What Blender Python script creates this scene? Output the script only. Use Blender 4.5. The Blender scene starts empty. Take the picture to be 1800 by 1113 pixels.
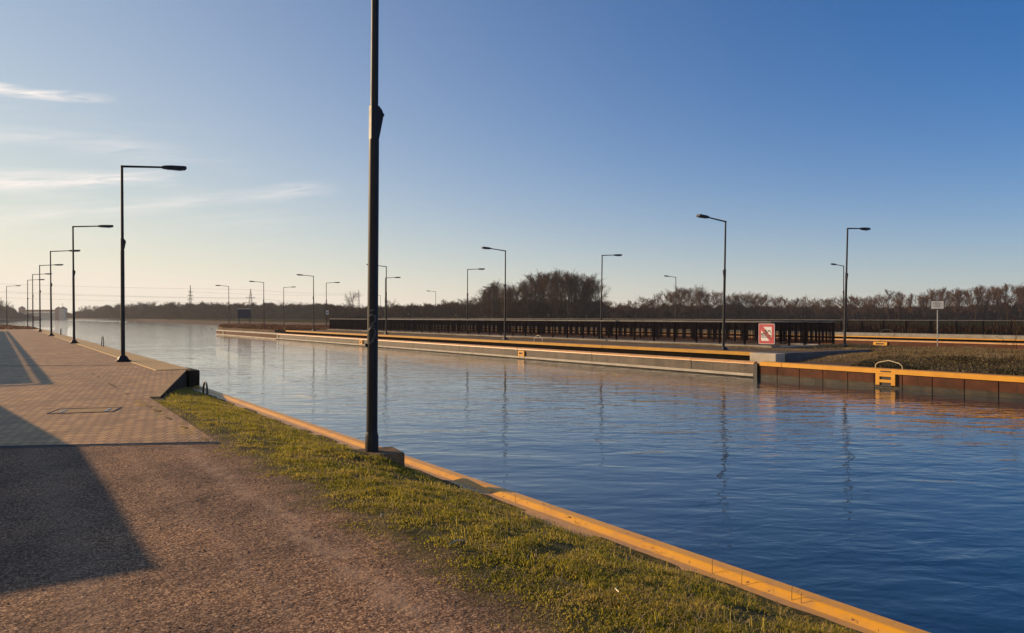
import bpy, math, random
import numpy as np
from mathutils import Vector, Matrix

# ------------------------------------------------------------------ camera, sky, sun, exposure
SC = bpy.context.scene
COL = SC.collection
F = 1350.0                      # focal length in photo pixels (1800 wide)
XN = 5.17                       # near quay line
HC = 1.65                       # eye height
TH = math.atan(908 / F)         # the canal axis (+Y) vanishes at u = -8
SN, CS = math.sin(TH), math.cos(TH)
cam = bpy.data.cameras.new('camera')
cam.sensor_width = 36.0
cam.lens = F / 1800 * 36
cam.clip_start = 0.05
cam.clip_end = 9000
co = bpy.data.objects.new('camera', cam)
COL.objects.link(co)
co.location = (0, 0, HC)
co.rotation_euler = (math.pi / 2, 0, -TH)
SC.camera = co
SC.render.resolution_x, SC.render.resolution_y = 1024, 633
SC.view_settings.view_transform = 'Standard'
SC.view_settings.look = 'None'
SC.view_settings.exposure = 0.25
SC.view_settings.gamma = 1.0
SC.cycles.max_bounces = 6
SC.cycles.volume_bounces = 0
SC.cycles.transparent_max_bounces = 8

SUN_EL = math.radians(17)
SUN_AZ = math.radians(-34)                 # from +Y, negative = towards -X
sun_dir = Vector((math.sin(SUN_AZ) * math.cos(SUN_EL), math.cos(SUN_AZ) * math.cos(SUN_EL), math.sin(SUN_EL)))
sl = bpy.data.lights.new('sun', 'SUN')
sl.energy = 5.0
sl.angle = math.radians(0.45)
sl.color = (1.0, 0.71, 0.41)
so = bpy.data.objects.new('sun', sl)
COL.objects.link(so)
so.rotation_euler = sun_dir.to_track_quat('Z', 'Y').to_euler()
so.location = (-20, 30, 40)

W = bpy.data.worlds.new('World')
SC.world = W
W.use_nodes = True
nt = W.node_tree
N, L = nt.nodes, nt.links
N.clear()
sky = N.new('ShaderNodeTexSky')
sky.sky_type = 'NISHITA'
sky.sun_disc = False
sky.sun_elevation = SUN_EL
sky.sun_rotation = SUN_AZ
sky.altitude = 0
sky.air_density = 1.0
sky.dust_density = 0.5
sky.ozone_density = 6.0
# thin cirrus streaks, laid out on the dome by direction (azimuth from +Y, height)
geo = N.new('ShaderNodeTexCoord')
sep = N.new('ShaderNodeSeparateXYZ')
L.new(geo.outputs['Generated'], sep.inputs[0])
def mth(op, a, b=None, clamp=False):
    n = N.new('ShaderNodeMath'); n.operation = op; n.use_clamp = clamp
    for i, x in enumerate((a, b)):
        if x is None: continue
        if isinstance(x, (int, float)): n.inputs[i].default_value = x
        else: L.new(x, n.inputs[i])
    return n.outputs[0]
az = mth('ARCTAN2', sep.outputs['X'], sep.outputs['Y'])
el = mth('ARCSINE', sep.outputs['Z'])
comb = N.new('ShaderNodeCombineXYZ')
L.new(mth('MULTIPLY', az, 3.0), comb.inputs[0])
L.new(mth('MULTIPLY', mth('ADD', el, mth('MULTIPLY', az, -0.07)), 22.0), comb.inputs[1])
cn = N.new('ShaderNodeTexNoise')
cn.inputs['Scale'].default_value = 1.5
cn.inputs['Detail'].default_value = 7
cn.inputs['Roughness'].default_value = 0.55
cn.inputs['Distortion'].default_value = 0.6
L.new(comb.outputs[0], cn.inputs['Vector'])
cb2 = N.new('ShaderNodeCombineXYZ')
L.new(mth('MULTIPLY', az, 14.0), cb2.inputs[0])
L.new(mth('MULTIPLY', mth('ADD', el, mth('MULTIPLY', az, -0.12)), 130.0), cb2.inputs[1])
cn2 = N.new('ShaderNodeTexNoise')
cn2.inputs['Scale'].default_value = 1.0; cn2.inputs['Detail'].default_value = 8; cn2.inputs['Roughness'].default_value = 0.62; cn2.inputs['Distortion'].default_value = 0.8
L.new(cb2.outputs[0], cn2.inputs['Vector'])
fib = mth('MULTIPLY', mth('SUBTRACT', cn2.outputs['Fac'], 0.30), 2.6, True)
cm = mth('MULTIPLY', mth('SUBTRACT', cn.outputs['Fac'], 0.44), 3.4, True)
# only low in the sky towards the sun side
m_az = mth('SUBTRACT', 1.0, mth('MULTIPLY', mth('ABSOLUTE', mth('ADD', az, 0.15)), 1.7), True)
m_el = mth('SUBTRACT', 1.0, mth('MULTIPLY', mth('ABSOLUTE', mth('SUBTRACT', el, 0.13)), 7.5), True)
streaks = mth('MULTIPLY', mth('MULTIPLY', cm, m_az), m_el)
def streak(el0, slope, az1, width, gain):
    # one brighter named streak: elevation el0 at az 0, fading out by azimuth az1
    off = mth('SUBTRACT', el, mth('ADD', mth('MULTIPLY', az, slope), el0))
    off = mth('ADD', off, mth('MULTIPLY', mth('SUBTRACT', cn.outputs['Fac'], 0.5), width * 2.2))
    b = mth('SUBTRACT', 1.0, mth('DIVIDE', mth('ABSOLUTE', off), width), True)
    e = mth('MULTIPLY', mth('SUBTRACT', az1, az), 1.0 / 0.07, True)
    b = mth('MULTIPLY', b, fib)
    return mth('MULTIPLY', mth('MULTIPLY', b, e), gain)
s1 = streak(0.242, 0.05, 0.12, 0.0075, 1.6)
s2 = streak(0.146, 0.10, 0.19, 0.0120, 1.3)
s3 = streak(0.105, 0.16, 0.38, 0.012, 0.55)
s4 = streak(0.195, 0.02, 0.20, 0.014, 0.35)
fac = mth('ADD', mth('ADD', mth('MULTIPLY', mth('MULTIPLY', streaks, fib), 0.85), s1), mth('ADD', s2, mth('ADD', s3, s4)), True)
def mixw(f, a, b, mode='MIX'):
    n = N.new('ShaderNodeMix'); n.data_type = 'RGBA'; n.blend_type = mode
    for k, x in (('Factor', f), ('A', a), ('B', b)):
        if isinstance(x, tuple): n.inputs[k].default_value = (*x, 1)
        elif isinstance(x, (int, float)): n.inputs[k].default_value = x
        else: L.new(x, n.inputs[k])
    return n.outputs['Result']
blue = mixw(1.0, sky.outputs[0], (0.12, 0.90, 1.33), 'MULTIPLY')
# thin veil towards the sun, and the pale dusty layer over the horizon
elp = mth('MAXIMUM', el, 0.0)
def fall(x): return mth('POWER', 2.71828, x)
vaz = mth('POWER', mth('DIVIDE', mth('MAXIMUM', mth('ADD', az, 0.35), 0.0), 0.86), 2.0)
vaz = mth('MULTIPLY', fall(mth('MULTIPLY', mth('ADD', vaz, mth('MULTIPLY', elp, 2.3)), -1.0)), 0.80)
hor = mth('MULTIPLY', fall(mth('MULTIPLY', elp, -11.7)), mth('ADD', 0.72, mth('MULTIPLY', vaz, 1.5)), True)
base = mixw(hor, mixw(vaz, blue, (10.8, 9.1, 3.5)), (9.6, 8.55, 7.1))
mixr = mixw(fac, base, (9.8, 9.1, 8.6))
bg = N.new('ShaderNodeBackground')
bg.inputs['Strength'].default_value = 0.084
L.new(mixr, bg.inputs['Color'])
wo = N.new('ShaderNodeOutputWorld')
L.new(bg.outputs[0], wo.inputs['Surface'])

# ------------------------------------------------------------------ helpers
random.seed(7)
RNG = np.random.default_rng(11)

def gp(u, v, z=0.0):
    """ground point (x, y) at height z under photo pixel u, v"""
    d = F * (HC - z) / (v - 556.5)
    lat = (u - 900) / F * d
    return d * SN + lat * CS, d * CS - lat * SN

def pd(u, v, d):
    lat = (u - 900) / F * d
    return d * SN + lat * CS, d * CS - lat * SN, HC + (556.5 - v) / F * d

def on_x(u, X):
    """y on the line x = X seen at photo column u"""
    r = (u - 900) / F
    d = X / (SN + r * CS)
    return d * (CS - r * SN)

def tag(o, label=None, cat=None, group=None, kind=None):
    if label: o['label'] = label
    if cat: o['category'] = cat
    if group: o['group'] = group
    if kind: o['kind'] = kind
    return o

def empty(name, loc=(0, 0, 0), rz=0.0, label=None, cat=None, group=None):
    o = bpy.data.objects.new(name, None)
    o.empty_display_size = 0.2
    COL.objects.link(o)
    o.location = loc
    o.rotation_euler = (0, 0, rz)
    return tag(o, label, cat, group)

def copy_tree(o, parent=None):
    c = o.copy(); COL.objects.link(c)
    if parent: c.parent = parent
    for ch in list(o.children): copy_tree(ch, c)
    return c

class MB:
    def __init__(s): s.v = []; s.f = []
    def add(s, vs, fs):
        b = len(s.v); s.v += [tuple(x) for x in vs]; s.f += [tuple(i + b for i in f) for f in fs]; return s
    def box(s, x0, x1, y0, y1, z0, z1, tx=0.0, ty=0.0):
        return s.add([(x0, y0, z0), (x1, y0, z0), (x1, y1, z0), (x0, y1, z0),
                      (x0 + tx, y0 + ty, z1), (x1 - tx, y0 + ty, z1), (x1 - tx, y1 - ty, z1), (x0 + tx, y1 - ty, z1)],
                     [(0, 3, 2, 1), (4, 5, 6, 7), (0, 1, 5, 4), (1, 2, 6, 5), (2, 3, 7, 6), (3, 0, 4, 7)])
    def prism_y(s, prof, y0, y1, step=None):
        n = len(prof)
        k = 1 if not step else max(1, int(round((y1 - y0) / step)))
        vs = []
        for j in range(k + 1):
            y = y0 + (y1 - y0) * j / k
            vs += [(x, y, z) for x, z in prof]
        fs = []
        for j in range(k):
            fs += [(j * n + i, j * n + (i + 1) % n, (j + 1) * n + (i + 1) % n, (j + 1) * n + i) for i in range(n)]
        fs += [tuple(range(n - 1, -1, -1)), tuple(range(k * n, k * n + n))]
        return s.add(vs, fs)
    def prism_z(s, poly, z0, z1):
        n = len(poly)
        vs = [(x, y, z0) for x, y in poly] + [(x, y, z1) for x, y in poly]
        return s.add(vs, [tuple(range(n - 1, -1, -1)), tuple(range(n, 2 * n))] +
                     [(i, (i + 1) % n, n + (i + 1) % n, n + i) for i in range(n)])
    def prism_front(s, poly, y0, y1):
        """polygon in the local xz plane given thickness along y"""
        n = len(poly)
        vs = [(x, y0, z) for x, z in poly] + [(x, y1, z) for x, z in poly]
        return s.add(vs, [tuple(range(n)), tuple(range(2 * n - 1, n - 1, -1))] +
                     [(i, n + i, n + (i + 1) % n, (i + 1) % n) for i in range(n)])
    def tube(s, pts, r, n=8, cap=True):
        pts = [Vector(p) for p in pts]
        rs = r if isinstance(r, (list, tuple)) else [r] * len(pts)
        vs = []; fs = []
        side = None
        for i, p in enumerate(pts):
            t = (pts[min(i + 1, len(pts) - 1)] - pts[max(i - 1, 0)]).normalized()
            if side is None or abs(side.dot(t)) > 0.98:
                side = t.cross(Vector((0, 0, 1)))
                if side.length < 1e-4: side = Vector((1, 0, 0))
            side = (side - t * side.dot(t)).normalized()
            up = t.cross(side)
            for k in range(n):
                a = 2 * math.pi * (k + 0.5) / n
                vs.append(p + (side * math.cos(a) + up * math.sin(a)) * rs[i])
        for i in range(len(pts) - 1):
            for k in range(n):
                fs.append((i * n + k, i * n + (k + 1) % n, (i + 1) * n + (k + 1) % n, (i + 1) * n + k))
        if cap:
            fs.append(tuple(range(n - 1, -1, -1)))
            fs.append(tuple(range((len(pts) - 1) * n, len(pts) * n)))
        return s.add(vs, fs)
    def blob(s, c, r, seed=0, n=7, m=5):
        rr = random.Random(seed)
        vs = [(c[0], c[1], c[2] + r[2])]
        for i in range(1, m):
            ph = math.pi * i / m
            for k in range(n):
                a = 2 * math.pi * k / n + 0.4 * i
                q = 0.7 + 0.6 * rr.random()
                vs.append((c[0] + r[0] * q * math.sin(ph) * math.cos(a), c[1] + r[1] * q * math.sin(ph) * math.sin(a), c[2] + r[2] * q * math.cos(ph)))
        vs.append((c[0], c[1], c[2] - r[2]))
        fs = [(0, 1 + k, 1 + (k + 1) % n) for k in range(n)]
        for i in range(m - 2):
            for k in range(n):
                fs.append((1 + i * n + k, 1 + (i + 1) * n + k, 1 + (i + 1) * n + (k + 1) % n, 1 + i * n + (k + 1) % n))
        e = len(vs) - 1
        fs += [(e, 1 + (m - 2) * n + (k + 1) % n, 1 + (m - 2) * n + k) for k in range(n)]
        return s.add(vs, fs)
    def build(s, name, mat, parent=None, smooth=False, loc=None, bevel=0):
        me = bpy.data.meshes.new(name)
        me.from_pydata(s.v, [], s.f)
        me.update()
        if mat: me.materials.append(mat)
        if smooth:
            me.polygons.foreach_set('use_smooth', [True] * len(me.polygons))
            try: me.set_sharp_from_angle(angle=math.radians(40))
            except Exception: pass
        o = bpy.data.objects.new(name, me)
        COL.objects.link(o)
        if parent: o.parent = parent
        if loc: o.location = loc
        if bevel:
            b = o.modifiers.new('bevel', 'BEVEL'); b.width = bevel; b.segments = 2; b.limit_method = 'ANGLE'
        return o

def np_mesh(name, verts, faces_idx, sizes, mat, parent=None, smooth=False):
    """fast mesh from arrays: verts (n,3), loop vertex indices, polygon sizes"""
    me = bpy.data.meshes.new(name)
    me.vertices.add(len(verts)); me.vertices.foreach_set('co', np.asarray(verts, np.float32).ravel())
    me.loops.add(len(faces_idx)); me.loops.foreach_set('vertex_index', np.asarray(faces_idx, np.int32))
    sizes = np.asarray(sizes, np.int32)
    me.polygons.add(len(sizes))
    st = np.zeros(len(sizes), np.int32); st[1:] = np.cumsum(sizes)[:-1]
    me.polygons.foreach_set('loop_start', st)
    try: me.polygons.foreach_set('loop_total', sizes)
    except Exception: pass
    if smooth: me.polygons.foreach_set('use_smooth', np.ones(len(sizes), bool))
    me.update(calc_edges=True); me.validate()
    if mat: me.materials.append(mat)
    o = bpy.data.objects.new(name, me); COL.objects.link(o)
    if parent: o.parent = parent
    return o

# smooth value noise for numpy
_G = RNG.random((256, 256))
def vnoise(x, y):
    xi = np.floor(x).astype(int); yi = np.floor(y).astype(int)
    fx = x - xi; fy = y - yi
    fx = fx * fx * (3 - 2 * fx); fy = fy * fy * (3 - 2 * fy)
    g = lambda a, b: _G[a % 256, b % 256]
    return (g(xi, yi) * (1 - fx) + g(xi + 1, yi) * fx) * (1 - fy) + (g(xi, yi + 1) * (1 - fx) + g(xi + 1, yi + 1) * fx) * fy
def fnoise(x, y):
    return 0.55 * vnoise(x, y) + 0.3 * vnoise(x * 2.1 + 9, y * 2.1 + 5) + 0.15 * vnoise(x * 4.3 + 31, y * 4.3 + 17)

# ------------------------------------------------------------------ materials
def new_mat(name):
    m = bpy.data.materials.new(name); m.use_nodes = True
    nn = m.node_tree.nodes; nn.clear()
    o = nn.new('ShaderNodeOutputMaterial'); p = nn.new('ShaderNodeBsdfPrincipled')
    m.node_tree.links.new(p.outputs[0], o.inputs[0])
    return m, nn, m.node_tree.links, p

def ramp(nn, ll, src, stops):
    r = nn.new('ShaderNodeValToRGB')
    el = r.color_ramp.elements
    while len(el) < len(stops): el.new(0.5)
    for e, (p, c) in zip(el, stops): e.position = p; e.color = (*c, 1)
    ll.new(src, r.inputs[0])
    return r.outputs[0]

def noise(nn, ll, scale, detail=4, rough=0.55, vec=None, dist=0.0):
    n = nn.new('ShaderNodeTexNoise')
    n.inputs['Scale'].default_value = scale; n.inputs['Detail'].default_value = detail
    n.inputs['Roughness'].default_value = rough; n.inputs['Distortion'].default_value = dist
    if vec is not None: ll.new(vec, n.inputs['Vector'])
    return n.outputs['Fac']

def wcoord(nn, ll, scale=(1, 1, 1), rot=0.0, loc=(0, 0, 0)):
    g = nn.new('ShaderNodeNewGeometry')
    m = nn.new('ShaderNodeMapping')
    m.inputs['Scale'].default_value = scale
    m.inputs['Rotation'].default_value = (0, 0, rot)
    m.inputs['Location'].default_value = loc
    ll.new(g.outputs['Position'], m.inputs['Vector'])
    return m.outputs[0]

def bump(nn, ll, h, strength, dist, p, prev=None):
    b = nn.new('ShaderNodeBump')
    b.inputs['Strength'].default_value = strength; b.inputs['Distance'].default_value = dist
    ll.new(h, b.inputs['Height'])
    if prev is not None: ll.new(prev, b.inputs['Normal'])
    if p: ll.new(b.outputs[0], p.inputs['Normal'])
    return b.outputs[0]

def mixc(nn, ll, fac, a, b, mode='MIX'):
    m = nn.new('ShaderNodeMix'); m.data_type = 'RGBA'; m.blend_type = mode
    for s, x in (('Factor', fac), ('A', a), ('B', b)):
        if isinstance(x, (int, float)): m.inputs[s].default_value = x
        elif isinstance(x, tuple): m.inputs[s].default_value = (*x, 1)
        else: ll.new(x, m.inputs[s])
    return m.outputs['Result']

def plain(name, c0, c1, scale=3.0, rough=0.6, metal=0.0, bmp=0.15, bscale=40, bdist=0.01, spec=0.5):
    m, nn, ll, p = new_mat(name)
    v = wcoord(nn, ll)
    n1 = noise(nn, ll, scale, 6, 0.6, v)
    ll.new(ramp(nn, ll, n1, [(0.3, c0), (0.7, c1)]), p.inputs['Base Color'])
    n2 = noise(nn, ll, bscale, 4, 0.6, v)
    ro = nn.new('ShaderNodeMapRange'); ro.inputs['To Min'].default_value = max(0.02, rough - 0.12); ro.inputs['To Max'].default_value = min(1, rough + 0.12)
    ll.new(n1, ro.inputs['Value']); ll.new(ro.outputs[0], p.inputs['Roughness'])
    p.inputs['Metallic'].default_value = metal
    p.inputs['Specular IOR Level'].default_value = spec
    if bmp: bump(nn, ll, n2, bmp, bdist, p)
    return m

def m_gravel(name='fine_gravel', verge=False):
    m, nn, ll, p = new_mat(name)
    v = wcoord(nn, ll)
    vo = nn.new('ShaderNodeTexVoronoi'); vo.inputs['Scale'].default_value = 92; ll.new(v, vo.inputs['Vector'])
    vo2 = nn.new('ShaderNodeTexVoronoi'); vo2.inputs['Scale'].default_value = 170; ll.new(v, vo2.inputs['Vector'])
    cell = nn.new('ShaderNodeSeparateColor'); ll.new(vo.outputs['Color'], cell.inputs[0])
    stones = ramp(nn, ll, cell.outputs[0], [(0.0, (0.075, 0.040, 0.026)), (0.4, (0.19, 0.112, 0.068)), (0.75, (0.32, 0.195, 0.115)), (1.0, (0.60, 0.40, 0.24))])
    big = noise(nn, ll, 0.9, 5, 0.6, v)
    patch = ramp(nn, ll, big, [(0.30, (0.58, 0.56, 0.58)), (0.50, (0.95, 0.90, 0.86)), (0.68, (1.3, 1.17, 1.02))])
    c = mixc(nn, ll, 1.0, stones, patch, 'MULTIPLY')
    # worn wheel track of dry sand near the verge, running along the path
    sx = nn.new('ShaderNodeSeparateXYZ'); ll.new(v, sx.inputs[0])
    wob = noise(nn, ll, 1.3, 4, 0.6, v)
    def M(op, a, b):
        k = nn.new('ShaderNodeMath'); k.operation = op; k.use_clamp = False
        for i, x in enumerate((a, b)):
            if isinstance(x, (int, float)): k.inputs[i].default_value = x
            else: ll.new(x, k.inputs[i])
        return k.outputs[0]
    def track(x0, w, g):
        t = M('ADD', sx.outputs[0], M('MULTIPLY', M('SUBTRACT', wob, 0.5), 0.55))
        t = M('DIVIDE', M('ABSOLUTE', M('SUBTRACT', t, x0), 0.0), w)
        t = M('MAXIMUM', M('SUBTRACT', 1.0, t), 0.0)
        return M('MULTIPLY', t, g)
    tr = M('ADD', M('ADD', track(1.95, 0.16, 0.75), track(1.35, 0.10, 0.35)), M('ADD', track(0.45, 0.22, 0.4), track(-0.3, 0.12, 0.3)))
    brk = ramp(nn, ll, noise(nn, ll, 5, 5, 0.7, v), [(0.35, (0, 0, 0)), (0.6, (1, 1, 1))])
    tr = M('MULTIPLY', tr, brk)
    c = mixc(nn, ll, tr, c, (0.42, 0.27, 0.17))
    if verge:
        e = M('DIVIDE', M('SUBTRACT', M('ADD', sx.outputs[0], M('MULTIPLY', M('SUBTRACT', noise(nn, ll, 2.2, 5, 0.7, v), 0.5), 1.5)), 2.15), 0.55)
        e = M('MINIMUM', M('MAXIMUM', e, 0.0), 1.0)
        moss = ramp(nn, ll, noise(nn, ll, 6, 5, 0.65, v), [(0.3, (0.035, 0.026, 0.010)), (0.55, (0.085, 0.07, 0.016)), (0.75, (0.15, 0.10, 0.035))])
        c = mixc(nn, ll, e, c, moss)
    ll.new(c, p.inputs['Base Color'])
    p.inputs['Roughness'].default_value = 0.82
    p.inputs['Specular IOR Level'].default_value = 0.12
    b1 = bump(nn, ll, vo.outputs['Distance'], -0.9, 0.020, None)
    b2 = bump(nn, ll, vo2.outputs['Distance'], -0.5, 0.007, None, b1)
    bump(nn, ll, noise(nn, ll, 9, 6, 0.7, v), 0.55, 0.05, p, b2)
    return m

def m_paving():
    m, nn, ll, p = new_mat('block_paving')
    v = wcoord(nn, ll, rot=math.radians(26.5))
    v0 = wcoord(nn, ll)
    br = nn.new('ShaderNodeTexBrick')
    br.inputs['Scale'].default_value = 1.0
    br.inputs['Brick Width'].default_value = 0.15; br.inputs['Row Height'].default_value = 0.25
    br.inputs['Mortar Size'].default_value = 0.011; br.inputs['Mortar Smooth'].default_value = 0.5
    br.inputs['Color1'].default_value = (0.42, 0.235, 0.085, 1); br.inputs['Color2'].default_value = (0.62, 0.37, 0.145, 1)
    br.inputs['Mortar'].default_value = (0.13, 0.068, 0.03, 1)
    ll.new(v, br.inputs['Vector'])
    big = ramp(nn, ll, noise(nn, ll, 0.7, 6, 0.65, v0), [(0.3, (0.68, 0.66, 0.66)), (0.7, (1.12, 1.06, 1.0))])
    c = mixc(nn, ll, 1.0, br.outputs['Color'], big, 'MULTIPLY')
    fine = ramp(nn, ll, noise(nn, ll, 30, 4, 0.7, v0), [(0.3, (0.75, 0.75, 0.75)), (0.7, (1.15, 1.15, 1.15))])
    c = mixc(nn, ll, 1.0, c, fine, 'MULTIPLY')
    ll.new(c, p.inputs['Base Color'])
    p.inputs['Roughness'].default_value = 0.6
    p.inputs['Specular IOR Level'].default_value = 0.3
    b1 = bump(nn, ll, br.outputs['Fac'], -1.0, 0.012, None)
    bump(nn, ll, noise(nn, ll, 14, 6, 0.7, v0), 0.5, 0.02, p, b1)
    return m

def m_water():
    m, nn, ll, p = new_mat('canal_water')
    p.inputs['Base Color'].default_value = (0.006, 0.026, 0.048, 1)
    p.inputs['Roughness'].default_value = 0.008
    p.inputs['IOR'].default_value = 1.85
    def crest(deg, stretch):
        # wave crests lie along a direction: turn the plane first, then stretch along the crest
        g = nn.new('ShaderNodeNewGeometry'); q = nn.new('ShaderNodeMapping'); q.vector_type = 'TEXTURE'
        q.inputs['Rotation'].default_value = (0, 0, math.radians(deg)); q.inputs['Scale'].default_value = (stretch, 1, 1)
        ll.new(g.outputs['Position'], q.inputs['Vector'])
        return q.outputs[0]
    v1 = crest(-40, 2.2); v2 = crest(-20, 1.8); v3 = crest(-50, 1.6)
    v0 = wcoord(nn, ll)
    n1 = noise(nn, ll, 1.0, 2, 0.5, v1, 0.3)
    n2 = noise(nn, ll, 2.5, 3, 0.5, v2, 0.4)
    n3 = noise(nn, ll, 0.12, 3, 0.5, v0)
    calm = ramp(nn, ll, n3, [(0.35, (0.35, 0.35, 0.35)), (0.65, (1, 1, 1))])
    k = nn.new('ShaderNodeMath'); k.operation = 'MULTIPLY'; ll.new(n2, k.inputs[0]); ll.new(calm, k.inputs[1])
    n4 = noise(nn, ll, 6.5, 3, 0.55, v3, 0.3)
    k4 = nn.new('ShaderNodeMath'); k4.operation = 'MULTIPLY'; ll.new(n4, k4.inputs[0]); ll.new(calm, k4.inputs[1])
    b1 = bump(nn, ll, n1, 0.6, 0.060, None)
    b2 = bump(nn, ll, k.outputs[0], 0.6, 0.040, None, b1)
    bump(nn, ll, k4.outputs[0], 0.6, 0.008, p, b2)
    return m

def m_leafy(name, stops, scale=1.5, trans=0.45, fine=60):
    """blades and leaves: diffuse with light coming through"""
    m, nn, ll, p = new_mat(name)
    v = wcoord(nn, ll)
    a = noise(nn, ll, scale, 5, 0.6, v)
    b = noise(nn, ll, fine, 2, 0.6, v)
    ad = nn.new('ShaderNodeMath'); ad.operation = 'MULTIPLY_ADD'
    ll.new(b, ad.inputs[0]); ad.inputs[1].default_value = 0.6
    sb = nn.new('ShaderNodeMath'); sb.operation = 'SUBTRACT'; ll.new(a, sb.inputs[0]); sb.inputs[1].default_value = 0.3
    ll.new(sb.outputs[0], ad.inputs[2])
    c = ramp(nn, ll, ad.outputs[0], stops)
    ll.new(c, p.inputs['Base Color']); p.inputs['Roughness'].default_value = 0.55
    p.inputs['Specular IOR Level'].default_value = 0.3
    if trans:
        t = nn.new('ShaderNodeBsdfTranslucent'); ll.new(c, t.inputs['Color'])
        ms = nn.new('ShaderNodeMixShader'); ms.inputs[0].default_value = trans
        ll.new(p.outputs[0], ms.inputs[1]); ll.new(t.outputs[0], ms.inputs[2])
        out = [x for x in nn if x.type == 'OUTPUT_MATERIAL'][0]
        ll.new(ms.outputs[0], out.inputs[0])
    return m

def m_worn():
    m, nn, ll, p = new_mat('worn_orange_paint')
    v = wcoord(nn, ll)
    c = ramp(nn, ll, noise(nn, ll, 1.3, 6, 0.65, v), [(0.3, (0.70, 0.31, 0.012)), (0.7, (0.84, 0.40, 0.02))])
    dirt = ramp(nn, ll, noise(nn, ll, 4.5, 7, 0.7, v), [(0.52, (0, 0, 0)), (0.75, (0.8, 0.8, 0.8))])
    c = mixc(nn, ll, dirt, c, (0.48, 0.25, 0.07))
    chip = ramp(nn, ll, noise(nn, ll, 16, 6, 0.75, v), [(0.615, (0, 0, 0)), (0.65, (1, 1, 1))])
    c = mixc(nn, ll, chip, c, (0.07, 0.035, 0.02))
    sx = nn.new('ShaderNodeSeparateXYZ'); ll.new(v, sx.inputs[0])
    mr = nn.new('ShaderNodeMapRange'); mr.inputs['From Min'].default_value = XN - 0.24; mr.inputs['From Max'].default_value = XN - 0.16
    mr.inputs['To Min'].default_value = 0.75; mr.inputs['To Max'].default_value = 0.0
    ll.new(sx.outputs[0], mr.inputs['Value'])
    gr_ = nn.new('ShaderNodeMath'); gr_.operation = 'MULTIPLY'
    ll.new(mr.outputs[0], gr_.inputs[0]); ll.new(ramp(nn, ll, noise(nn, ll, 3, 6, 0.7, v), [(0.3, (0.25, 0.25, 0.25)), (0.7, (1, 1, 1))]), gr_.inputs[1])
    c = mixc(nn, ll, gr_.outputs[0], c, (0.38, 0.23, 0.12))      # dust and soil lying on the inner flange
    ll.new(c, p.inputs['Base Color'])
    p.inputs['Roughness'].default_value = 0.42
    bump(nn, ll, noise(nn, ll, 30, 5, 0.7, v), 0.2, 0.006, p)
    return m

MT = {}
MT['gravel'] = m_gravel(); MT['verge'] = m_gravel('gravel_to_verge', True)
MT['paving'] = m_paving()
MT['water'] = m_water()
MT['post'] = plain('dark_post_paint', (0.010, 0.008, 0.012), (0.018, 0.015, 0.020), 4, 0.5, 0.0, 0.05, 60, spec=0.28)
MT['rail'] = plain('dark_rail_paint', (0.006, 0.005, 0.007), (0.012, 0.010, 0.013), 4, 0.6, 0.0, 0.0, spec=0.0)
MT['railtop'] = plain('weathered_handrail', (0.05, 0.045, 0.048), (0.09, 0.082, 0.085), 2, 0.38, 0.2, 0.0)
MT['wornyellow'] = m_worn()
MT['shadeyellow'] = plain('shaded_yellow_paint', (0.40, 0.19, 0.012), (0.52, 0.26, 0.02), 1.6, 0.55, 0.0, 0.08, 25, 0.006, spec=0.3)  # darker copy of the yellow paint, for a beam face that catches less light
MT['yellow'] = plain('orange_yellow_paint', (0.56, 0.24, 0.010), (0.70, 0.33, 0.016), 1.6, 0.5, 0.0, 0.08, 25, 0.006)
MT['fender'] = plain('worn_orange_fender', (0.50, 0.24, 0.06), (0.62, 0.36, 0.15), 1.2, 0.42, 0.0, 0.1, 20)
MT['concrete'] = plain('concrete', (0.20, 0.18, 0.15), (0.34, 0.31, 0.27), 1.5, 0.85, 0.0, 0.35, 25, 0.01, spec=0.1)
MT['pale'] = plain('pale_concrete', (0.34, 0.30, 0.25), (0.50, 0.45, 0.38), 1.2, 0.8, 0.0, 0.3, 25, spec=0.25)
MT['darkcon'] = plain('dark_concrete', (0.07, 0.072, 0.08), (0.13, 0.13, 0.14), 1.2, 0.8, 0.0, 0.3, 25, spec=0.1)
MT['deck'] = plain('brown_weathered_deck', (0.085, 0.062, 0.042), (0.16, 0.125, 0.09), 1.0, 0.9, 0.0, 0.3, 15, spec=0.1)
MT['shadecon'] = plain('shade_dark_concrete', (0.022, 0.014, 0.009), (0.055, 0.036, 0.024), 2.5, 0.9, 0.0, 0.4, 20, spec=0.1)  # shade on the retaining wall's face is put into this dark colour
MT['kerbstone'] = plain('kerb_blocks', (0.30, 0.18, 0.08), (0.48, 0.31, 0.15), 4, 0.8, 0.0, 0.3, 14, 0.01, spec=0.2)
MT['mossy'] = plain('mossy_concrete', (0.08, 0.055, 0.028), (0.26, 0.17, 0.10), 5, 0.9, 0.0, 0.6, 25, 0.02, spec=0.1)
MT['coping'] = plain('coping_slabs', (0.46, 0.30, 0.125), (0.58, 0.40, 0.19), 1.2, 0.75, 0.0, 0.25, 25, 0.008, spec=0.2)
MT['guide'] = plain('stained_guide_wall', (0.06, 0.045, 0.036), (0.15, 0.115, 0.09), 0.9, 0.6, 0.0, 0.3, 12, 0.02, spec=0.3)
MT['rust'] = plain('rusty_sheet_pile', (0.055, 0.022, 0.014), (0.125, 0.050, 0.028), 1.4, 0.7, 0.0, 0.4, 20, 0.01, spec=0.1)
MT['wetrust'] = plain('wet_algae_steel', (0.03, 0.024, 0.018), (0.075, 0.058, 0.038), 2.5, 0.5, 0.0, 0.3, 20, spec=0.25)
MT['black'] = plain('gap_shade_black', (0.008, 0.007, 0.006), (0.016, 0.013, 0.011), 3, 0.8, 0.0, 0.0, spec=0)  # near-black colour standing in for the shade inside gaps
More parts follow.
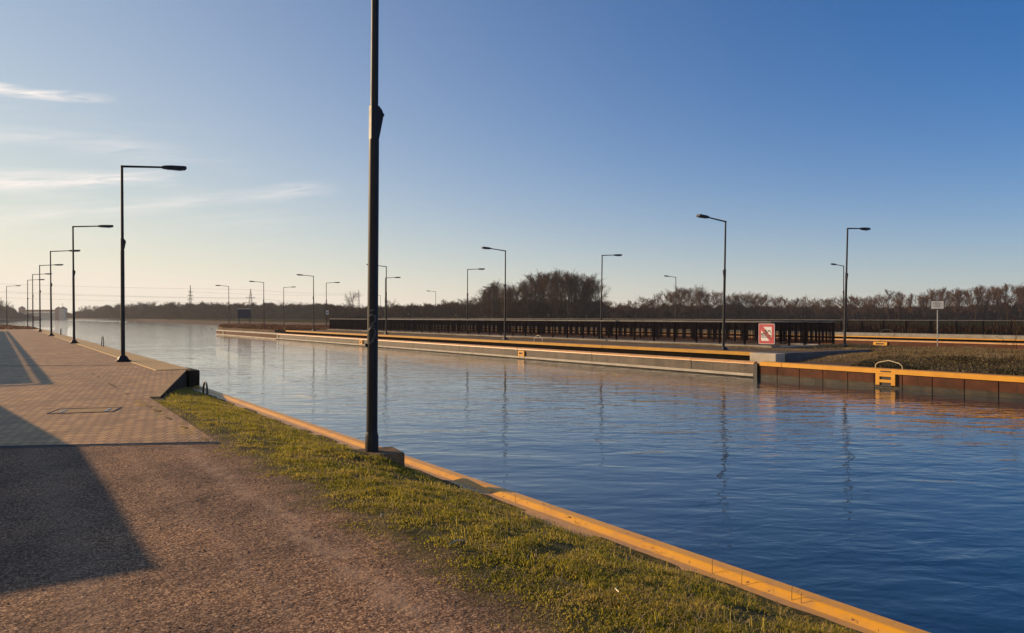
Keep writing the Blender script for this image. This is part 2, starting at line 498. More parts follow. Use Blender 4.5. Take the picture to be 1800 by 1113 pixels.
MT['drysoil'] = plain('dry_island_soil', (0.07, 0.045, 0.028), (0.14, 0.095, 0.06), 0.6, 0.95, 0.0, 0.5, 8, 0.05, spec=0.1)
MT['bankgrass'] = plain('far_bank_grass', (0.035, 0.034, 0.014), (0.085, 0.075, 0.032), 0.06, 0.95, 0.0, 0.5, 2, 0.3, spec=0)
MT['steel'] = plain('galvanised_steel', (0.30, 0.30, 0.30), (0.42, 0.41, 0.40), 5, 0.38, 0.8, 0.0)
MT['dullsteel'] = plain('dull_steel', (0.05, 0.045, 0.04), (0.10, 0.09, 0.08), 5, 0.45, 0.4, 0.0)
MT['paleyellow'] = plain('pale_worn_handle', (0.50, 0.40, 0.24), (0.66, 0.55, 0.36), 5, 0.45, 0.1, 0.0)
MT['red'] = plain('sign_red', (0.34, 0.016, 0.03), (0.40, 0.022, 0.04), 3, 0.45, 0.0, 0.0)
MT['white'] = plain('sign_white', (0.52, 0.52, 0.55), (0.60, 0.60, 0.63), 3, 0.45, 0.0, 0.0)
MT['ink'] = plain('sign_black', (0.012, 0.012, 0.014), (0.02, 0.02, 0.02), 3, 0.5, 0.0, 0.0)
MT['navy'] = plain('navy_board', (0.012, 0.014, 0.045), (0.02, 0.022, 0.065), 1, 0.5, 0.0, 0.0)
MT['brick'] = plain('house_brick', (0.20, 0.085, 0.055), (0.30, 0.14, 0.09), 2.5, 0.85, 0.0, 0.4, 12, spec=0.1)
MT['rooftile'] = plain('roof_tiles', (0.09, 0.04, 0.032), (0.15, 0.07, 0.055), 3, 0.8, 0.0, 0.3, 12)
MT['glass'] = plain('window_glass', (0.02, 0.025, 0.03), (0.03, 0.035, 0.04), 2, 0.08, 0.0, 0.0)
MT['graffiti'] = plain('grey_spray_paint', (0.05, 0.043, 0.045), (0.085, 0.075, 0.075), 20, 0.5, 0.0, 0.0)
MT['bark'] = plain('bark', (0.035, 0.024, 0.018), (0.075, 0.052, 0.038), 2, 0.9, 0.0, 0.0, spec=0)
MT['twig'] = plain('bare_twigs', (0.075, 0.044, 0.028), (0.15, 0.095, 0.06), 0.15, 0.9, 0.0, 0.0, spec=0)
MT['twigred'] = plain('reddish_bare_twigs', (0.10, 0.052, 0.030), (0.18, 0.105, 0.062), 0.1, 0.9, 0.0, 0.0, spec=0)
MT['thicket'] = plain('thicket_twigs', (0.045, 0.027, 0.017), (0.09, 0.056, 0.036), 0.12, 0.95, 0.0, 0.0, spec=0)
MT['grass'] = m_leafy('short_grass', [(0.08, (0.06, 0.06, 0.010)), (0.26, (0.20, 0.19, 0.018)), (0.46, (0.42, 0.35, 0.03)), (0.70, (0.58, 0.42, 0.10)), (0.9, (0.64, 0.48, 0.24))], 1.6, 0.6, 90)
MT['straw'] = m_leafy('pale_straw', [(0.2, (0.22, 0.14, 0.05)), (0.5, (0.42, 0.30, 0.14)), (0.8, (0.60, 0.47, 0.28))], 3, 0.3, 50)
MT['drygrass'] = m_leafy('dry_grass', [(0.15, (0.07, 0.045, 0.018)), (0.40, (0.19, 0.125, 0.05)), (0.65, (0.32, 0.23, 0.11)), (0.85, (0.46, 0.35, 0.2))], 0.5, 0.35, 20)
MT['rustplant'] = m_leafy('russet_plants', [(0.15, (0.045, 0.02, 0.01)), (0.45, (0.12, 0.05, 0.022)), (0.8, (0.19, 0.095, 0.045))], 0.2, 0.35, 10)
MT['ivy'] = m_leafy('dark_ground_leaves', [(0.15, (0.03, 0.026, 0.012)), (0.45, (0.09, 0.075, 0.03)), (0.8, (0.22, 0.17, 0.09))], 1.0, 0.3, 20)
MT['pylon'] = plain('pylon_steel', (0.10, 0.10, 0.10), (0.14, 0.14, 0.14), 1, 0.6, 0.3, 0.0)

# ------------------------------------------------------------------ land, water
ZW = -1.40                       # water level
ZI = -0.22                      # island deck level
XG = 31.5                       # guide wall line of the island
XF = 39.2                       # island railing
XB = 71.5                       # guide wall across the second chamber
XFAR = 77.0                     # railing on the far bank

w = MB(); w.add([(-950, -300, ZW), (1450, -300, ZW), (1450, 1450, ZW), (-950, 1450, ZW)], [(0, 1, 2, 3)])
tag(w.build('water', MT['water']), kind='structure')

def land(name, poly, z, mat, z0=-4.0):
    return tag(MB().prism_z(poly, z0, z).build(name, mat), kind='structure')

land('ground', [(-900, -60), (4.6, -60), (4.6, 138), (3.4, 152), (0.8, 172), (-8, 195), (-60, 230), (-900, 260)], -0.62, MT['drysoil'])
# gravel path (subdivided, gently uneven)
def sheet(name, xs, ys, zf, mat):
    X, Y = np.meshgrid(xs, ys)
    Z = zf(X, Y)
    vs = np.stack([X, Y, Z], -1).reshape(-1, 3)
    nx, ny = len(xs), len(ys)
    i = np.arange(nx - 1)[None, :] + np.arange(ny - 1)[:, None] * nx
    q = np.stack([i, i + 1, i + 1 + nx, i + nx], -1).reshape(-1)
    return np_mesh(name, vs, q, np.full((nx - 1) * (ny - 1), 4), mat, smooth=True)

SK = -0.5                       # skew of the joints across the path
def y_drain(x): return 11.65 + SK * np.asarray(x)
o = sheet('gravel_path', np.linspace(-14, 2.36, 90), np.linspace(0, 1, 120), lambda X, Y: X * 0, MT['verge'])
me = o.data
cv = np.zeros(len(me.vertices) * 3, np.float32); me.vertices.foreach_get('co', cv); cv = cv.reshape(-1, 3)
cv[:, 1] = -12 + cv[:, 1] * (y_drain(cv[:, 0]) - 0.09 + 12)
cv[:, 2] = 0.02 * (fnoise(cv[:, 0] * 0.8, cv[:, 1] * 0.8) - 0.5)
me.vertices.foreach_set('co', cv.ravel()); me.update()
tag(o, kind='structure')

KA, KB = (2.62, 17.2), (4.72, 25.4)        # diagonal edge of the raised paving
pav = [(-14, 11.65 - SK * -14 * -1 + 0.09), (2.42, float(y_drain(2.42)) + 0.09), KA, KB, (4.05, 25.45), (4.05, 118), (-14, 118)]
pav[0] = (-14, float(y_drain(-14)) + 0.09)
tag(MB().prism_z(pav, -0.9, 0.0).build('paved_promenade', MT['paving']), kind='structure')
# planting ground beyond the paving
land('planted_ground', [(-14, 118.01), (4.9, 118.01), (4.9, 137), (3.3, 152), (0.7, 171.8), (-8, 194), (-14, 198)], 0.02, MT['drysoil'], -1.0)

# drain line across the path
dr = MB()
for a, b, z in ((-0.085, -0.045, 0.012), (0.045, 0.085, 0.012), (-0.044, 0.044, -0.008)):
    xs = (-14, 2.42)
    dr.add([(xs[0], float(y_drain(xs[0])) + a, z), (xs[1], float(y_drain(xs[1])) + a, z), (xs[1], float(y_drain(xs[1])) + b, z), (xs[0], float(y_drain(xs[0])) + b, z),
            (xs[0], float(y_drain(xs[0])) + a, -0.2), (xs[1], float(y_drain(xs[1])) + a, -0.2), (xs[1], float(y_drain(xs[1])) + b, -0.2), (xs[0], float(y_drain(xs[0])) + b, -0.2)],
           [(0, 1, 2, 3), (0, 4, 5, 1), (2, 6, 7, 3), (1, 5, 6, 2), (0, 3, 7, 4)])
tag(dr.build('drainage_channel', MT['darkcon']), 'dark drainage channel with raised edges crossing where gravel meets paving', 'drain')
jt = MB()
y0 = gp(20, 640)[1]
jt.add([(-14, y0 + 6, 0.006), (4.04, y0 - 3.1, 0.006), (4.04, y0 - 2.96, 0.006), (-14, y0 + 6.14, 0.006),
        (-14, y0 + 6, -0.1), (4.04, y0 - 3.1, -0.1), (4.04, y0 - 2.96, -0.1), (-14, y0 + 6.14, -0.1)],
       [(0, 1, 2, 3), (0, 4, 5, 1), (2, 6, 7, 3), (1, 5, 6, 2), (0, 3, 7, 4)])
tag(jt.build('expansion_joint', MT['darkcon']), 'thin dark joint running across the paving beside the second lamp', 'joint')

# manhole cover
mx, my = gp(150, 722)
mh = empty('manhole_cover', (mx, my, 0), math.radians(-18), 'rectangular manhole cover with bright metal frame set in the block paving', 'manhole cover')
fr = MB()
for b in ((-.56, .56, -.40, -.385), (-.56, .56, .38, .41), (-.56, -.53, -.384, .379), (.53, .56, -.384, .379)):
    fr.box(b[0], b[1], b[2], b[3], -0.05, 0.010)
fr.build('frame', MT['darkcon'], mh)
MB().box(-.529, .529, -.384, .379, -0.05, 0.005).build('lid', MT['kerbstone'], mh, bevel=0.004)
mh.scale = (0.92, 0.85, 1)
for sx in (-0.36, 0.40):
    MB().box(sx - 0.02, sx + 0.02, -0.33, 0.2, 0.0052, 0.012).build('lifting_bar', MT['steel'], mh)

# promenade coping slabs, each slab 4 m long
cop = empty('promenade_coping', (0, 0, 0), 0, 'row of smooth tan concrete coping slabs along the promenade edge', 'coping')
y = 25.46
k = 0
while y < 137:
    ln = 4.0
    MB().box(4.06, 5.05, y + 0.012, min(y + ln, 137.5) - 0.012, -0.25, 0.018).build('slab', MT['coping'], cop, bevel=0.015)
    y += ln; k += 1
tag(MB().box(4.65, 5.0, 25.5, 138, -3, -0.26).build('quay_wall', MT['concrete']), 'concrete quay wall below the tan coping slabs', 'wall')

# retaining kerb along the ramp, and the concrete end block
kb = empty('retaining_wall', (0, 0, 0), 0, 'shade-dark concrete retaining wall with kerb where the raised paving ends at the grass', 'wall')
dx, dy = KB[0] - KA[0], KB[1] - KA[1]
ll_ = math.hypot(dx, dy); nx_, ny_ = dy / ll_, -dx / ll_
q = lambda p, t: (p[0] + nx_ * t, p[1] + ny_ * t)
MB().prism_z([q(KA, 0.003), q(KA, 0.2), q(KB, 0.2), q(KB, 0.003)], -1.0, 0.006).build('kerb', MT['kerbstone'], kb)
MB().prism_z([q(KA, 0.202), q((KA[0] + dx * .1, KA[1] + dy * .1), 0.215), q(KB, 0.215), q(KB, 0.202)], -1.6, 0.002).build('face', MT['shadecon'], kb)
MB().prism_z([(4.9, 24.95), (5.24, 25.05), (5.2, 26.6), (5.06, 26.6), (5.06, 25.44), (4.9, 25.4)], -2.5, 0.0).build('end_block', MT['shadecon'], kb, bevel=0.04)

# ---------------- verge (soil) and near steel coping
x0, y0 = gp(653.5, 793, -0.10)      # the foreground lamp
def z_verge(X, Y):
    t = np.clip((X - 2.36) / 2.35, 0, 1)
    far = np.clip((Y - 9) / 13, 0, 1)
    base = -0.49 * t ** 2.0 + 0.13 * np.exp(-((X - x0 + 0.12) / 0.55) ** 2 - ((Y - y0) / 0.7) ** 2) - 0.10 * far * np.clip(t * 1.6, 0, 1) * (1 - t)
    return base + 0.05 * (fnoise(X * 2.2, Y * 2.2) - 0.5) * np.clip(t * 6, 0.1, 1)
o = sheet('grass_verge_soil', np.linspace(2.30, 4.86, 60), np.linspace(-4, 25.4, 320), z_verge, MT['verge'])
o.name = 'verge_ground'; tag(o, kind='structure')

nc = empty('steel_coping', (XN, 0, 0), 0, 'orange yellow painted steel coping along the near grassy canal edge', 'coping')
zc = -0.45
prof = [(-0.50, zc - 0.10), (-0.50, zc - 0.046), (-0.21, zc - 0.040), (-0.17, zc - 0.016), (-0.15, zc - 0.005), (-0.135, zc),
        (-0.02, zc + 0.001), (-0.006, zc - 0.006), (0.0, zc - 0.02), (0.0, zc - 0.34), (-0.03, zc - 0.34), (-0.03, zc - 0.10)]
yy = -3.0
while yy < 24.7:
    e = min(yy + 5.6, 24.75)
    MB().prism_y(prof, yy + 0.004, e - 0.004, 0.7).build('section', MT['wornyellow'], nc)
    yy += 5.6
bl = MB()
for i in range(92):
    yb = -2.6 + i * 0.3
    bl.tube([(-0.33, yb, zc - 0.055), (-0.33, yb, zc - 0.043)], 0.011, 6)
    if i % 2: bl.tube([(-0.27, yb + .1, zc - 0.053), (-0.27, yb + .1, zc - 0.042)], 0.009, 6)
tag(bl.build('bolts', MT['wornyellow'], nc), kind='stuff')
tag(MB().box(4.75, 5.06, -4, 24.8, -3.5, -0.80).build('near_sheet_pile_wall', MT['rust']), 'rusty sheet pile wall under the near orange coping', 'wall')

# ------------------------------------------------------------------ lamps
def make_lamp(detail=True):
    root = empty('lamp_post')
    L0 = 7.2
    p = MB(); p.tube([(0, 0, 0.24), (0, 0, 2.2), (0, 0, 4.05)], [0.073, 0.069, 0.066], 12)
    p.tube([(0, 0, 4.052), (0, 0, 4.5), (0, 0, L0 - 0.04)], [0.054, 0.052, 0.046], 12)
    p.build('pole', MT['post'], root, smooth=True)
    s = MB(); s.tube([(0, 0, 0), (0, 0, 0.20), (0, 0, 0.25)], [0.088, 0.086, 0.073], 12)
    s.build('base_sleeve', MT['post'], root, smooth=True)
    h = MB(); h.prism_front([(-0.058, 4.04), (0.050, 4.04), (0.075, 4.16), (0.110, 4.34), (0.112, 4.40), (0.095, 4.44), (0.05, 4.49), (-0.058, 4.50)], -0.05, 0.05)
    hh = h.build('hinge_housing', MT['post'], root, bevel=0.012)
    MB().tube([(0.095, -0.058, 4.375), (0.095, 0.058, 4.375)], 0.024, 8).build('hinge_pin', MT['post'], hh)
    t5 = math.tan(math.radians(4.6))
    a = MB()
    zt = L0 - 0.055
    a.tube([(-0.045, 0, zt), (0.0, 0, zt), (1.42, 0, zt + 1.42 * t5)], [0.043, 0.042, 0.036], 8)
    a.build('arm', MT['post'], root, smooth=True)
    x0, z0 = 1.38, zt + 1.38 * t5
    hd = MB()
    sec = [(-0.04, 0.05, 0.045), (0.10, 0.12, 0.066), (0.30, 0.15, 0.074), (0.76, 0.15, 0.072), (0.82, 0.14, 0.06)]
    vs = []; fs = []
    for dx_, wy, hz in sec:
        x = x0 + dx_; z = z0 + dx_ * t5 * 0.6
        vs += [(x, -wy, z - hz * 0.9), (x, wy, z - hz * 0.9), (x, wy * 0.82, z + hz), (x, -wy * 0.82, z + hz)]
    for i in range(len(sec) - 1):
        for j in range(4):
            fs.append((i * 4 + j, i * 4 + (j + 1) % 4, (i + 1) * 4 + (j + 1) % 4, (i + 1) * 4 + j))
    e = (len(sec) - 1) * 4
    fs += [(3, 2, 1, 0), (e, e + 1, e + 2, e + 3)]
    hd.add(vs, fs)
    head = hd.build('lamp_head', MT['post'], root, bevel=0.01)
    MB().box(x0 + 0.16, x0 + 0.66, -0.08, 0.08, z0 - 0.068, z0 - 0.05).build('lens', MT['glass'], head)
    return root

def add_foot(root):
    MB().box(-0.24, 0.24, -0.24, 0.24, 0.0, 0.045).box(-0.19, 0.19, -0.19, 0.19, 0.046, 0.19, 0.08, 0.08).build('foot', MT['post'], root, bevel=0.015)

LAMP = make_lamp()
LAMP_TOP = 7.2
used = [False]
def place_lamp(base, u_b, u_t, d, ztop, arm, label, group, foot=True):
    """base x,y,z; leans so that its top lands at u_t; arm +1 towards +X, -1 towards -X"""
    o = LAMP if not used[0] else copy_tree(LAMP)
    used[0] = True
    o.location = base
    h = ztop - base[2]
    o.scale = (1, 1, h / LAMP_TOP)
    lean = (u_t - u_b) / F * d / h
    # lean to the camera's right by the angle, in world axes
    ax = Vector((SN, CS, 0))
    rot = Matrix.Rotation(lean, 3, ax) @ Matrix.Rotation(0 if arm > 0 else math.pi, 3, 'Z')
    o.rotation_euler = rot.to_euler()
    tag(o, label, 'street lamp', group)
    return o

def lamp_px(ub, ut, vt, ztop, zb, arm, label, group):
    d = (ztop - HC) * F / (556.5 - vt)
    x, y, _ = pd(ub, 556.5, d)
    return place_lamp((x, y, zb), ub, ut, d, ztop, arm, label, group)

# nearest lamp stands on a block in the verge
d0 = F * (HC + 0.10) / (793 - 556.5)
x0, y0 = gp(653.5, 793, -0.10)
near_lamp = place_lamp((x0, y0, -0.10), 653.5, 659.3, d0 * 790 / 790, 7.1, 1, 'tall dark foreground lamp post with grey graffiti, its top out of frame', 'lamps along the near bank')
lean0 = (659.3 - 653.5) / 793.0
near_lamp.rotation_euler = (Matrix.Rotation(lean0, 3, Vector((SN, CS, 0)))).to_euler()
GL = 'lamps along the near bank'
left = [(216.3, 214.3, 290, 'dark lamp post beside the canal where raised paving begins, arm over the water'),
        (130.2, 128.2, 397, 'second lamp post along the promenade, just beyond the one at the paving end'),
        (90.3, 88.6, 441, 'third lamp post along the promenade, its arm tip crossing the second post'),
        (70.6, 69.6, 466, 'fourth lamp post along the promenade, in the receding row'),
        (58.0, 57.2, 482, 'fifth lamp post along the promenade, in the receding row'),
        (48.8, 48.5, 492, 'sixth lamp post along the promenade, where paving gives way to brown planting'),
        (12.3, 11.3, 503, 'leftmost and most distant lamp post, standing alone on the brown bank')]
lamps_left = []
for ub, ut, vt, lb in left:
    lamps_left.append(lamp_px(ub, ut, vt, 7.2, 0.02, 1, lb, GL))
GI = 'lamps along the island front'
isl = [(1271.5, 1275.5, 388, 'dark island front lamp post beside the no swimming sign, arm to the left'),
       (887.5, 888.5, 440, 'lamp post at island front, in front of the left edge of the tall tree clump'),
       (679, 679, 468, 'island front lamp post just right of the foreground lamp pole'),
       (551.5, 551, 485, 'island front lamp post just left of the end of the dark railing'),
       (464, 463.5, 496, 'island front lamp post right of the navy board'),
       (402.5, 402, 503, 'lamp post at the very tip of the island, left of the navy board')]
lamps_isl = []
for ub, ut, vt, lb in isl:
    lamps_isl.append(lamp_px(ub, ut, vt, ZI + 7.2, ZI, -1, lb, GI))
GR = 'lamps along the island rear'
rear = [(1484.5, 1490, 400, 'dark lamp post beyond the railing corner, arm to the right, nearest of the rear row'),
        (1056.5, 1058.5, 448, 'rear island lamp post at the right edge of the tall tree clump'),
        (821, 822, 473, 'rear island lamp post left of the tall tree clump'),
        (677.0, 677.6, 488, 'rear island lamp post seen beside another post right of the foreground pole'),
        (573.5, 573.5, 497, 'rear island lamp post at the railing end carrying a small white plate'),
        (499, 498.6, 505, 'farthest rear island lamp post, between navy board and railing')]
lamps_rear = []
for ub, ut, vt, lb in rear:
    lamps_rear.append(lamp_px(ub, ut, vt, ZI + 7.2, ZI, 1, lb, GR))
GB = 'lamps on the far bank'
farl = [(1483.0, 1483.0, 467, 'thin far bank lamp post overlapping the nearer rear post, arm to the left'),
        (1188, 1188, 487, 'thin far bank lamp post in front of the wood, between two island lamps'),
        (999, 998.6, 497, 'thin far bank lamp post in front of the tall tree clump'),
        (866.5, 866, 505.5, 'thin far bank lamp post at the left end of the tall tree clump'),
        (766, 765.8, 512.5, 'thin far bank lamp post over the low bushes, left of the tree clump'),
        (669, 668.6, 519, 'most distant far bank lamp post, just right of the foreground pole')]
lamps_far = []
for ub, ut, vt, lb in farl:
    lamps_far.append(lamp_px(ub, ut, vt, 0.0 + 7.2, -0.05, -1, lb, GB))
for o in lamps_left + lamps_isl + lamps_rear + lamps_far:
    add_foot(o)
# graffiti on the nearest post: open scrawled strokes following the pole
gr = MB()
def stroke(pts, w=0.013):
    # pts in (angle offset across the pole, height) on the side facing the camera
    view = math.atan2(-y0, -x0)
    P = []
    for a, z in pts:
        r = 0.0725 - 0.0011 * z
        P.append((math.cos(view + a) * r, math.sin(view + a) * r, z))
    gr.tube(P, [w * 0.5] + [w] * (len(P) - 2) + [w * 0.4], 6)
def zg(v): return 1.75 + (556.5 - v) / F * d0
stroke([(-0.55, zg(547)), (-0.2, zg(546)), (0.35, zg(545))])
stroke([(-0.7, zg(556)), (-0.2, zg(553)), (0.35, zg(555)), (0.55, zg(560)), (0.3, zg(566)), (-0.2, zg(570)), (-0.6, zg(575))])
stroke([(-0.5, zg(574)), (0.1, zg(572)), (0.6, zg(573))], 0.009)
stroke([(-0.8, zg(581)), (-0.2, zg(575)), (0.35, zg(578)), (0.55, zg(584)), (0.35, zg(592)), (0.0, zg(599)), (-0.6, zg(604))])
gobj = gr.build('graffiti', MT['graffiti'], near_lamp)
for v_ in gobj.data.vertices:
    r = math.hypot(v_.co.x, v_.co.y); lim = 0.0725 - 0.0011 * v_.co.z + 0.003
    if r > lim: v_.co.x *= lim / r; v_.co.y *= lim / r
hk = MB(); va = math.atan2(-y0, -x0) - math.pi / 2
hk.box(-0.02, 0.02, -0.012, 0.012, zg(610), zg(604))
hko = hk.build('cable_door_lock', MT['post'], near_lamp); hko.location = (math.cos(va) * 0.078, math.sin(va) * 0.078, 0); 

fb = MB(); fb.box(-0.24, 0.36, -0.28, 0.26, -0.30, 0.0)
fo = fb.build('foundation_block', MT['mossy'], None, bevel=0.02, loc=(x0, y0, -0.102)); fo.rotation_euler = (0, 0, math.radians(-8))
tag(fo, 'square weathered concrete block under the foreground lamp post', 'foundation')

# ------------------------------------------------------------------ hoop handles at the near edge
def hoop(x, y, z, h, wd, label, rz=0.0, mat='dullsteel', r=0.026, group='grab handles along the near edge'):
    t = MB()
    pts = []
    for i in range(15):
        a = math.pi * i / 14
        pts.append((0.0, -wd / 2 * math.cos(a), h * (math.sin(a) ** 0.7)))
    t.tube(pts, r, 8)
    o = t.build('grab_handle', MT[mat], None, smooth=True, loc=(x, y, z)); o.rotation_euler = (0, 0, rz)
    return tag(o, label, 'handle', group)
hx, hy = gp(378, 695, -0.50)
hoop(4.72, hy, -0.55, 0.42, 0.50, 'curved grey steel grab hoop between grass and coping', 0.0)
hx, hy = gp(182.5, 609, 0.02)
hoop(4.85, hy, 0.018, 0.55, 0.9, 'steel grab hoop on the promenade coping beyond the nearest promenade lamp')
hx, hy = gp(111.5, 588.5, 0.02)
hoop(4.85, hy, 0.018, 0.6, 0.9, 'small distant steel grab hoop on coping beside the second promenade lamp')

# ------------------------------------------------------------------ island
Y_S = on_x(1326, XG)             # where the guide wall stops and sheet piling begins
Y_TIP = 138.0
tip = [(36.2, Y_S - 0.41), (36.2, 104), (32.5, 108), (31.9, 136), (33.5, 143), (35.0, 152), (38.5, 163), (43, 160), (46, 140), (47.4, 104), (47.4, -40), (40.3, -40), (40.3, Y_S - 0.41)]
land('island_ground', tip, ZI - 0.02, MT['drysoil'])
land('island_deck', [(32.95, Y_S - 0.415), (36.19, Y_S - 0.415), (36.19, 103.5), (32.95, 103.5)], ZI, MT['deck'])

# guide wall (fender wall): worn orange top, stained face, light ledge, rusty foot
def guide_wall(xw, y0, y1, sgn, label, joints, pm='guide'):
    root = empty('guide_wall', (xw, 0, 0), 0, label, 'wall')
    s = sgn                      # +1: the face looks to -X
    P = lambda pr: [(a * s, b) for a, b in (pr if s > 0 else pr[::-1])]
    cap = [(-0.05, -0.74), (-0.035, -0.69), (0.02, -0.64), (0.12, -0.605), (0.27, -0.60), (0.27, -0.74)]
    face = [(0.0, -1.20), (0.0, -0.745), (0.35, -0.745), (0.35, -1.20)]
    ledge = [(-0.10, -1.34), (-0.10, -1.24), (-0.07, -1.21), (0.35, -1.21), (0.35, -1.34)]
    foot = [(0.0, -3.0), (0.0, -1.345), (0.3, -1.345), (0.3, -3.0)]
    ys = [y0] + joints + [y1]
    for a, b in zip(ys[:-1], ys[1:]):
        c = MB().prism_y(P(cap), a + 0.02, b - 0.02).build('cap', MT['fender'], root, smooth=True)
        MB().prism_y(P(face), a + 0.025, b - 0.025).build('panel', MT[pm], root)
    MB().prism_y(P(ledge), y0, y1).build('ledge', MT['pale'], root)
    MB().prism_y(P(foot), y0, y1).build('foot', MT['wetrust'], root)
    b = MB()
    yb = y0 + 0.6
    while yb < min(y1, y0 + 60):
        for zz in (-0.86, -1.08):
            b.box(-0.012 * s if s > 0 else 0, 0 if s > 0 else 0.012, yb - 0.03, yb + 0.03, zz - 0.03, zz + 0.03)
        b.box(0.02 if s > 0 else -0.06, 0.06 if s > 0 else -0.02, yb - 0.02, yb + 0.02, -0.665, -0.625)
        yb += 1.05
    tag(b.build('bolts', MT['ink'], root), kind='stuff')
    # shelf coloured black for the shade in the gap behind the cap
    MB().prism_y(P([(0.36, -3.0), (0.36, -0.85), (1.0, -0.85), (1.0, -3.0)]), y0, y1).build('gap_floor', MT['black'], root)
    return root
js = []
yj = Y_S + 4.2
while yj < 103: js.append(yj); yj += 8.4
gw = guide_wall(XG, Y_S, 103.6, 1, 'long stained guide wall with worn orange cap along the front of the island', js)
js2 = [107.5, 110.8, 121.0, 131.5, 135.0]
gt = empty('tip_wall', (XG, 0, 0), 0, 'lower russet quay wall with pale cap at the tip of the island', 'wall')
ys = [103.65] + js2 + [Y_TIP]
for a, b in zip(ys[:-1], ys[1:]):
    MB().prism_y([(-0.04, -0.78), (-0.02, -0.66), (0.1, -0.6), (0.8, -0.6), (0.8, -0.78)], a + 0.02, b - 0.02).build('cap', MT['pale'], gt)
    MB().prism_y([(0.02, -1.28), (0.02, -0.785), (0.7, -0.785), (0.7, -1.28)], a + 0.03, b - 0.03).build('panel', MT['rust'], gt)
MB().prism_y([(-0.1, -1.42), (-0.1, -1.29), (0.7, -1.29), (0.7, -1.42)], 103.65, Y_TIP).build('ledge', MT['pale'], gt)
MB().prism_y([(0.0, -3), (0.0, -1.425), (0.6, -1.425), (0.6, -3)], 103.65, Y_TIP).build('foot', MT['wetrust'], gt)

# yellow edge beam of the deck
eb = empty('edge_beam', (32.6, 0, 0), 0, 'long yellow painted steel edge beam behind the guide wall cap', 'edge beam')
yy = Y_S + 0.9
while yy < 103.4:
    e = min(yy + 12, 103.4)
    MB().prism_y([(0.0, -0.385), (0.0, -0.23), (0.03, -0.205), (0.33, -0.20), (0.33, -0.385)], yy + 0.02, e - 0.02).build('section', MT['shadeyellow'], eb)
    yy += 12
MB().box(0.12, 0.33, Y_S + 0.9, 103.4, -3, -0.405).build('backing', MT['black'], eb)  # black sheet that paints the shade below the beam

# kerb under the railing
tag(MB().box(38.7, 39.6, 29.6, 104.2, -0.4, -0.12).build('railing_kerb', MT['concrete']), 'pale concrete kerb carrying the front island railing', 'kerb')
tag(MB().box(36.3, 37.3, 30.2, 103, -0.3, ZI + 0.012).build('brown_strip', MT['drysoil']), kind='structure')

# right-hand sheet pile wall
sp = empty('sheet_pile_wall', (XG, 0, 0), 0, 'red brown sheet pile wall with slots at the right of the canal', 'wall')
yy = -6.0; pw = 1.24
sl_ = MB(); jn = MB()
while yy < Y_S - 0.35:
    e = min(yy + pw, Y_S - 0.3)
    MB().prism_y([(0.0, -1.22), (0.0, -0.775), (0.22, -0.775), (0.22, -1.22)], yy + 0.018, e - 0.018).build('panel', MT['rust'], sp)
    MB().prism_y([(0.004, -3.0), (0.004, -1.224), (0.22, -1.224), (0.22, -3.0)], yy + 0.018, e - 0.018).build('wet_panel', MT['wetrust'], sp)
    jn.box(-0.004, 0.0, yy + pw * 0.5 - 0.008, yy + pw * 0.5 + 0.008, -1.219, -0.79)
    jn.box(-0.012, 0.0, yy + 0.02, min(e, yy + pw) - 0.02, -1.222, -1.200)
    if e - yy > 1: sl_.box(-0.006, 0.0, yy + 0.38, yy + 0.86, -1.36, -1.29)
    yy += pw
sl_.build('slots', MT['ink'], sp)
jn.build('weld_seams', MT['wetrust'], sp)
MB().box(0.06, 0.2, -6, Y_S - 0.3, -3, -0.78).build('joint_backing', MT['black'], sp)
yc = empty('yellow_coping', (XG, 0, 0), 0, 'bright yellow steel coping on the red brown sheet pile wall', 'coping')
for a, b in ((-6.0, 8.5), (8.5, Y_S - 1.65), (Y_S - 1.65, Y_S - 0.35)):
    MB().prism_y([(-0.06, -0.785), (-0.06, -0.625), (-0.03, -0.59), (0.34, -0.58), (0.34, -0.77)], a + 0.012, b - 0.012).build('section', MT['yellow'], yc, smooth=False)
cb = MB()
for i in range(26): cb.tube([(-0.066, -4 + i * 1.24, -0.70), (-0.058, -4 + i * 1.24, -0.70)], 0.014, 6)
tag(cb.build('bolts', MT['fender'], yc), kind='stuff')
# dark end post and corner block
tag(MB().box(XG - 0.1, XG + 0.5, Y_S - 0.24, Y_S - 0.03, -3, -0.70).build('fender_post', MT['ink']), 'black upright fender post where guide wall meets the yellow coping', 'post')
tag(MB().box(32.2, 32.94, Y_S - 0.75, Y_S + 0.85, -3, ZI + 0.01).build('corner_block', MT['pale'], bevel=0.03), 'pale concrete corner block at the end of the yellow edge beam', 'block')
ya = on_x(1500, 33.2)
tag(MB().box(32.95, 40.5, Y_S - 0.8, Y_S - 0.42, -2, ZI + 0.03).build('bank_wall', MT['darkcon'], bevel=0.02), 'low dark grey concrete wall behind the yellow coping, fading into plants', 'wall')  # dark colour carries the shade of the wall's unlit side
# sloping planted bank, right
def z_bank(X, Y):
    t = np.clip((X - 31.85) / 3.6, 0, 1) * np.clip((Y_S - 0.4 - Y + 0.35 * np.clip(X - 33, 0, 9)) / 5.0, 0.06, 1)
    return -0.66 + (0.42 + 0.25 * np.clip((26 - Y) / 10, 0, 1)) * t ** 0.8 + 0.14 * (fnoise(X * 0.8, Y * 0.8) - 0.5) * t
o = sheet('planted_bank', np.linspace(31.84, 40.4, 56), np.linspace(-8, Y_S - 0.805, 90), z_bank, MT['drysoil'])
tag(o, kind='structure')

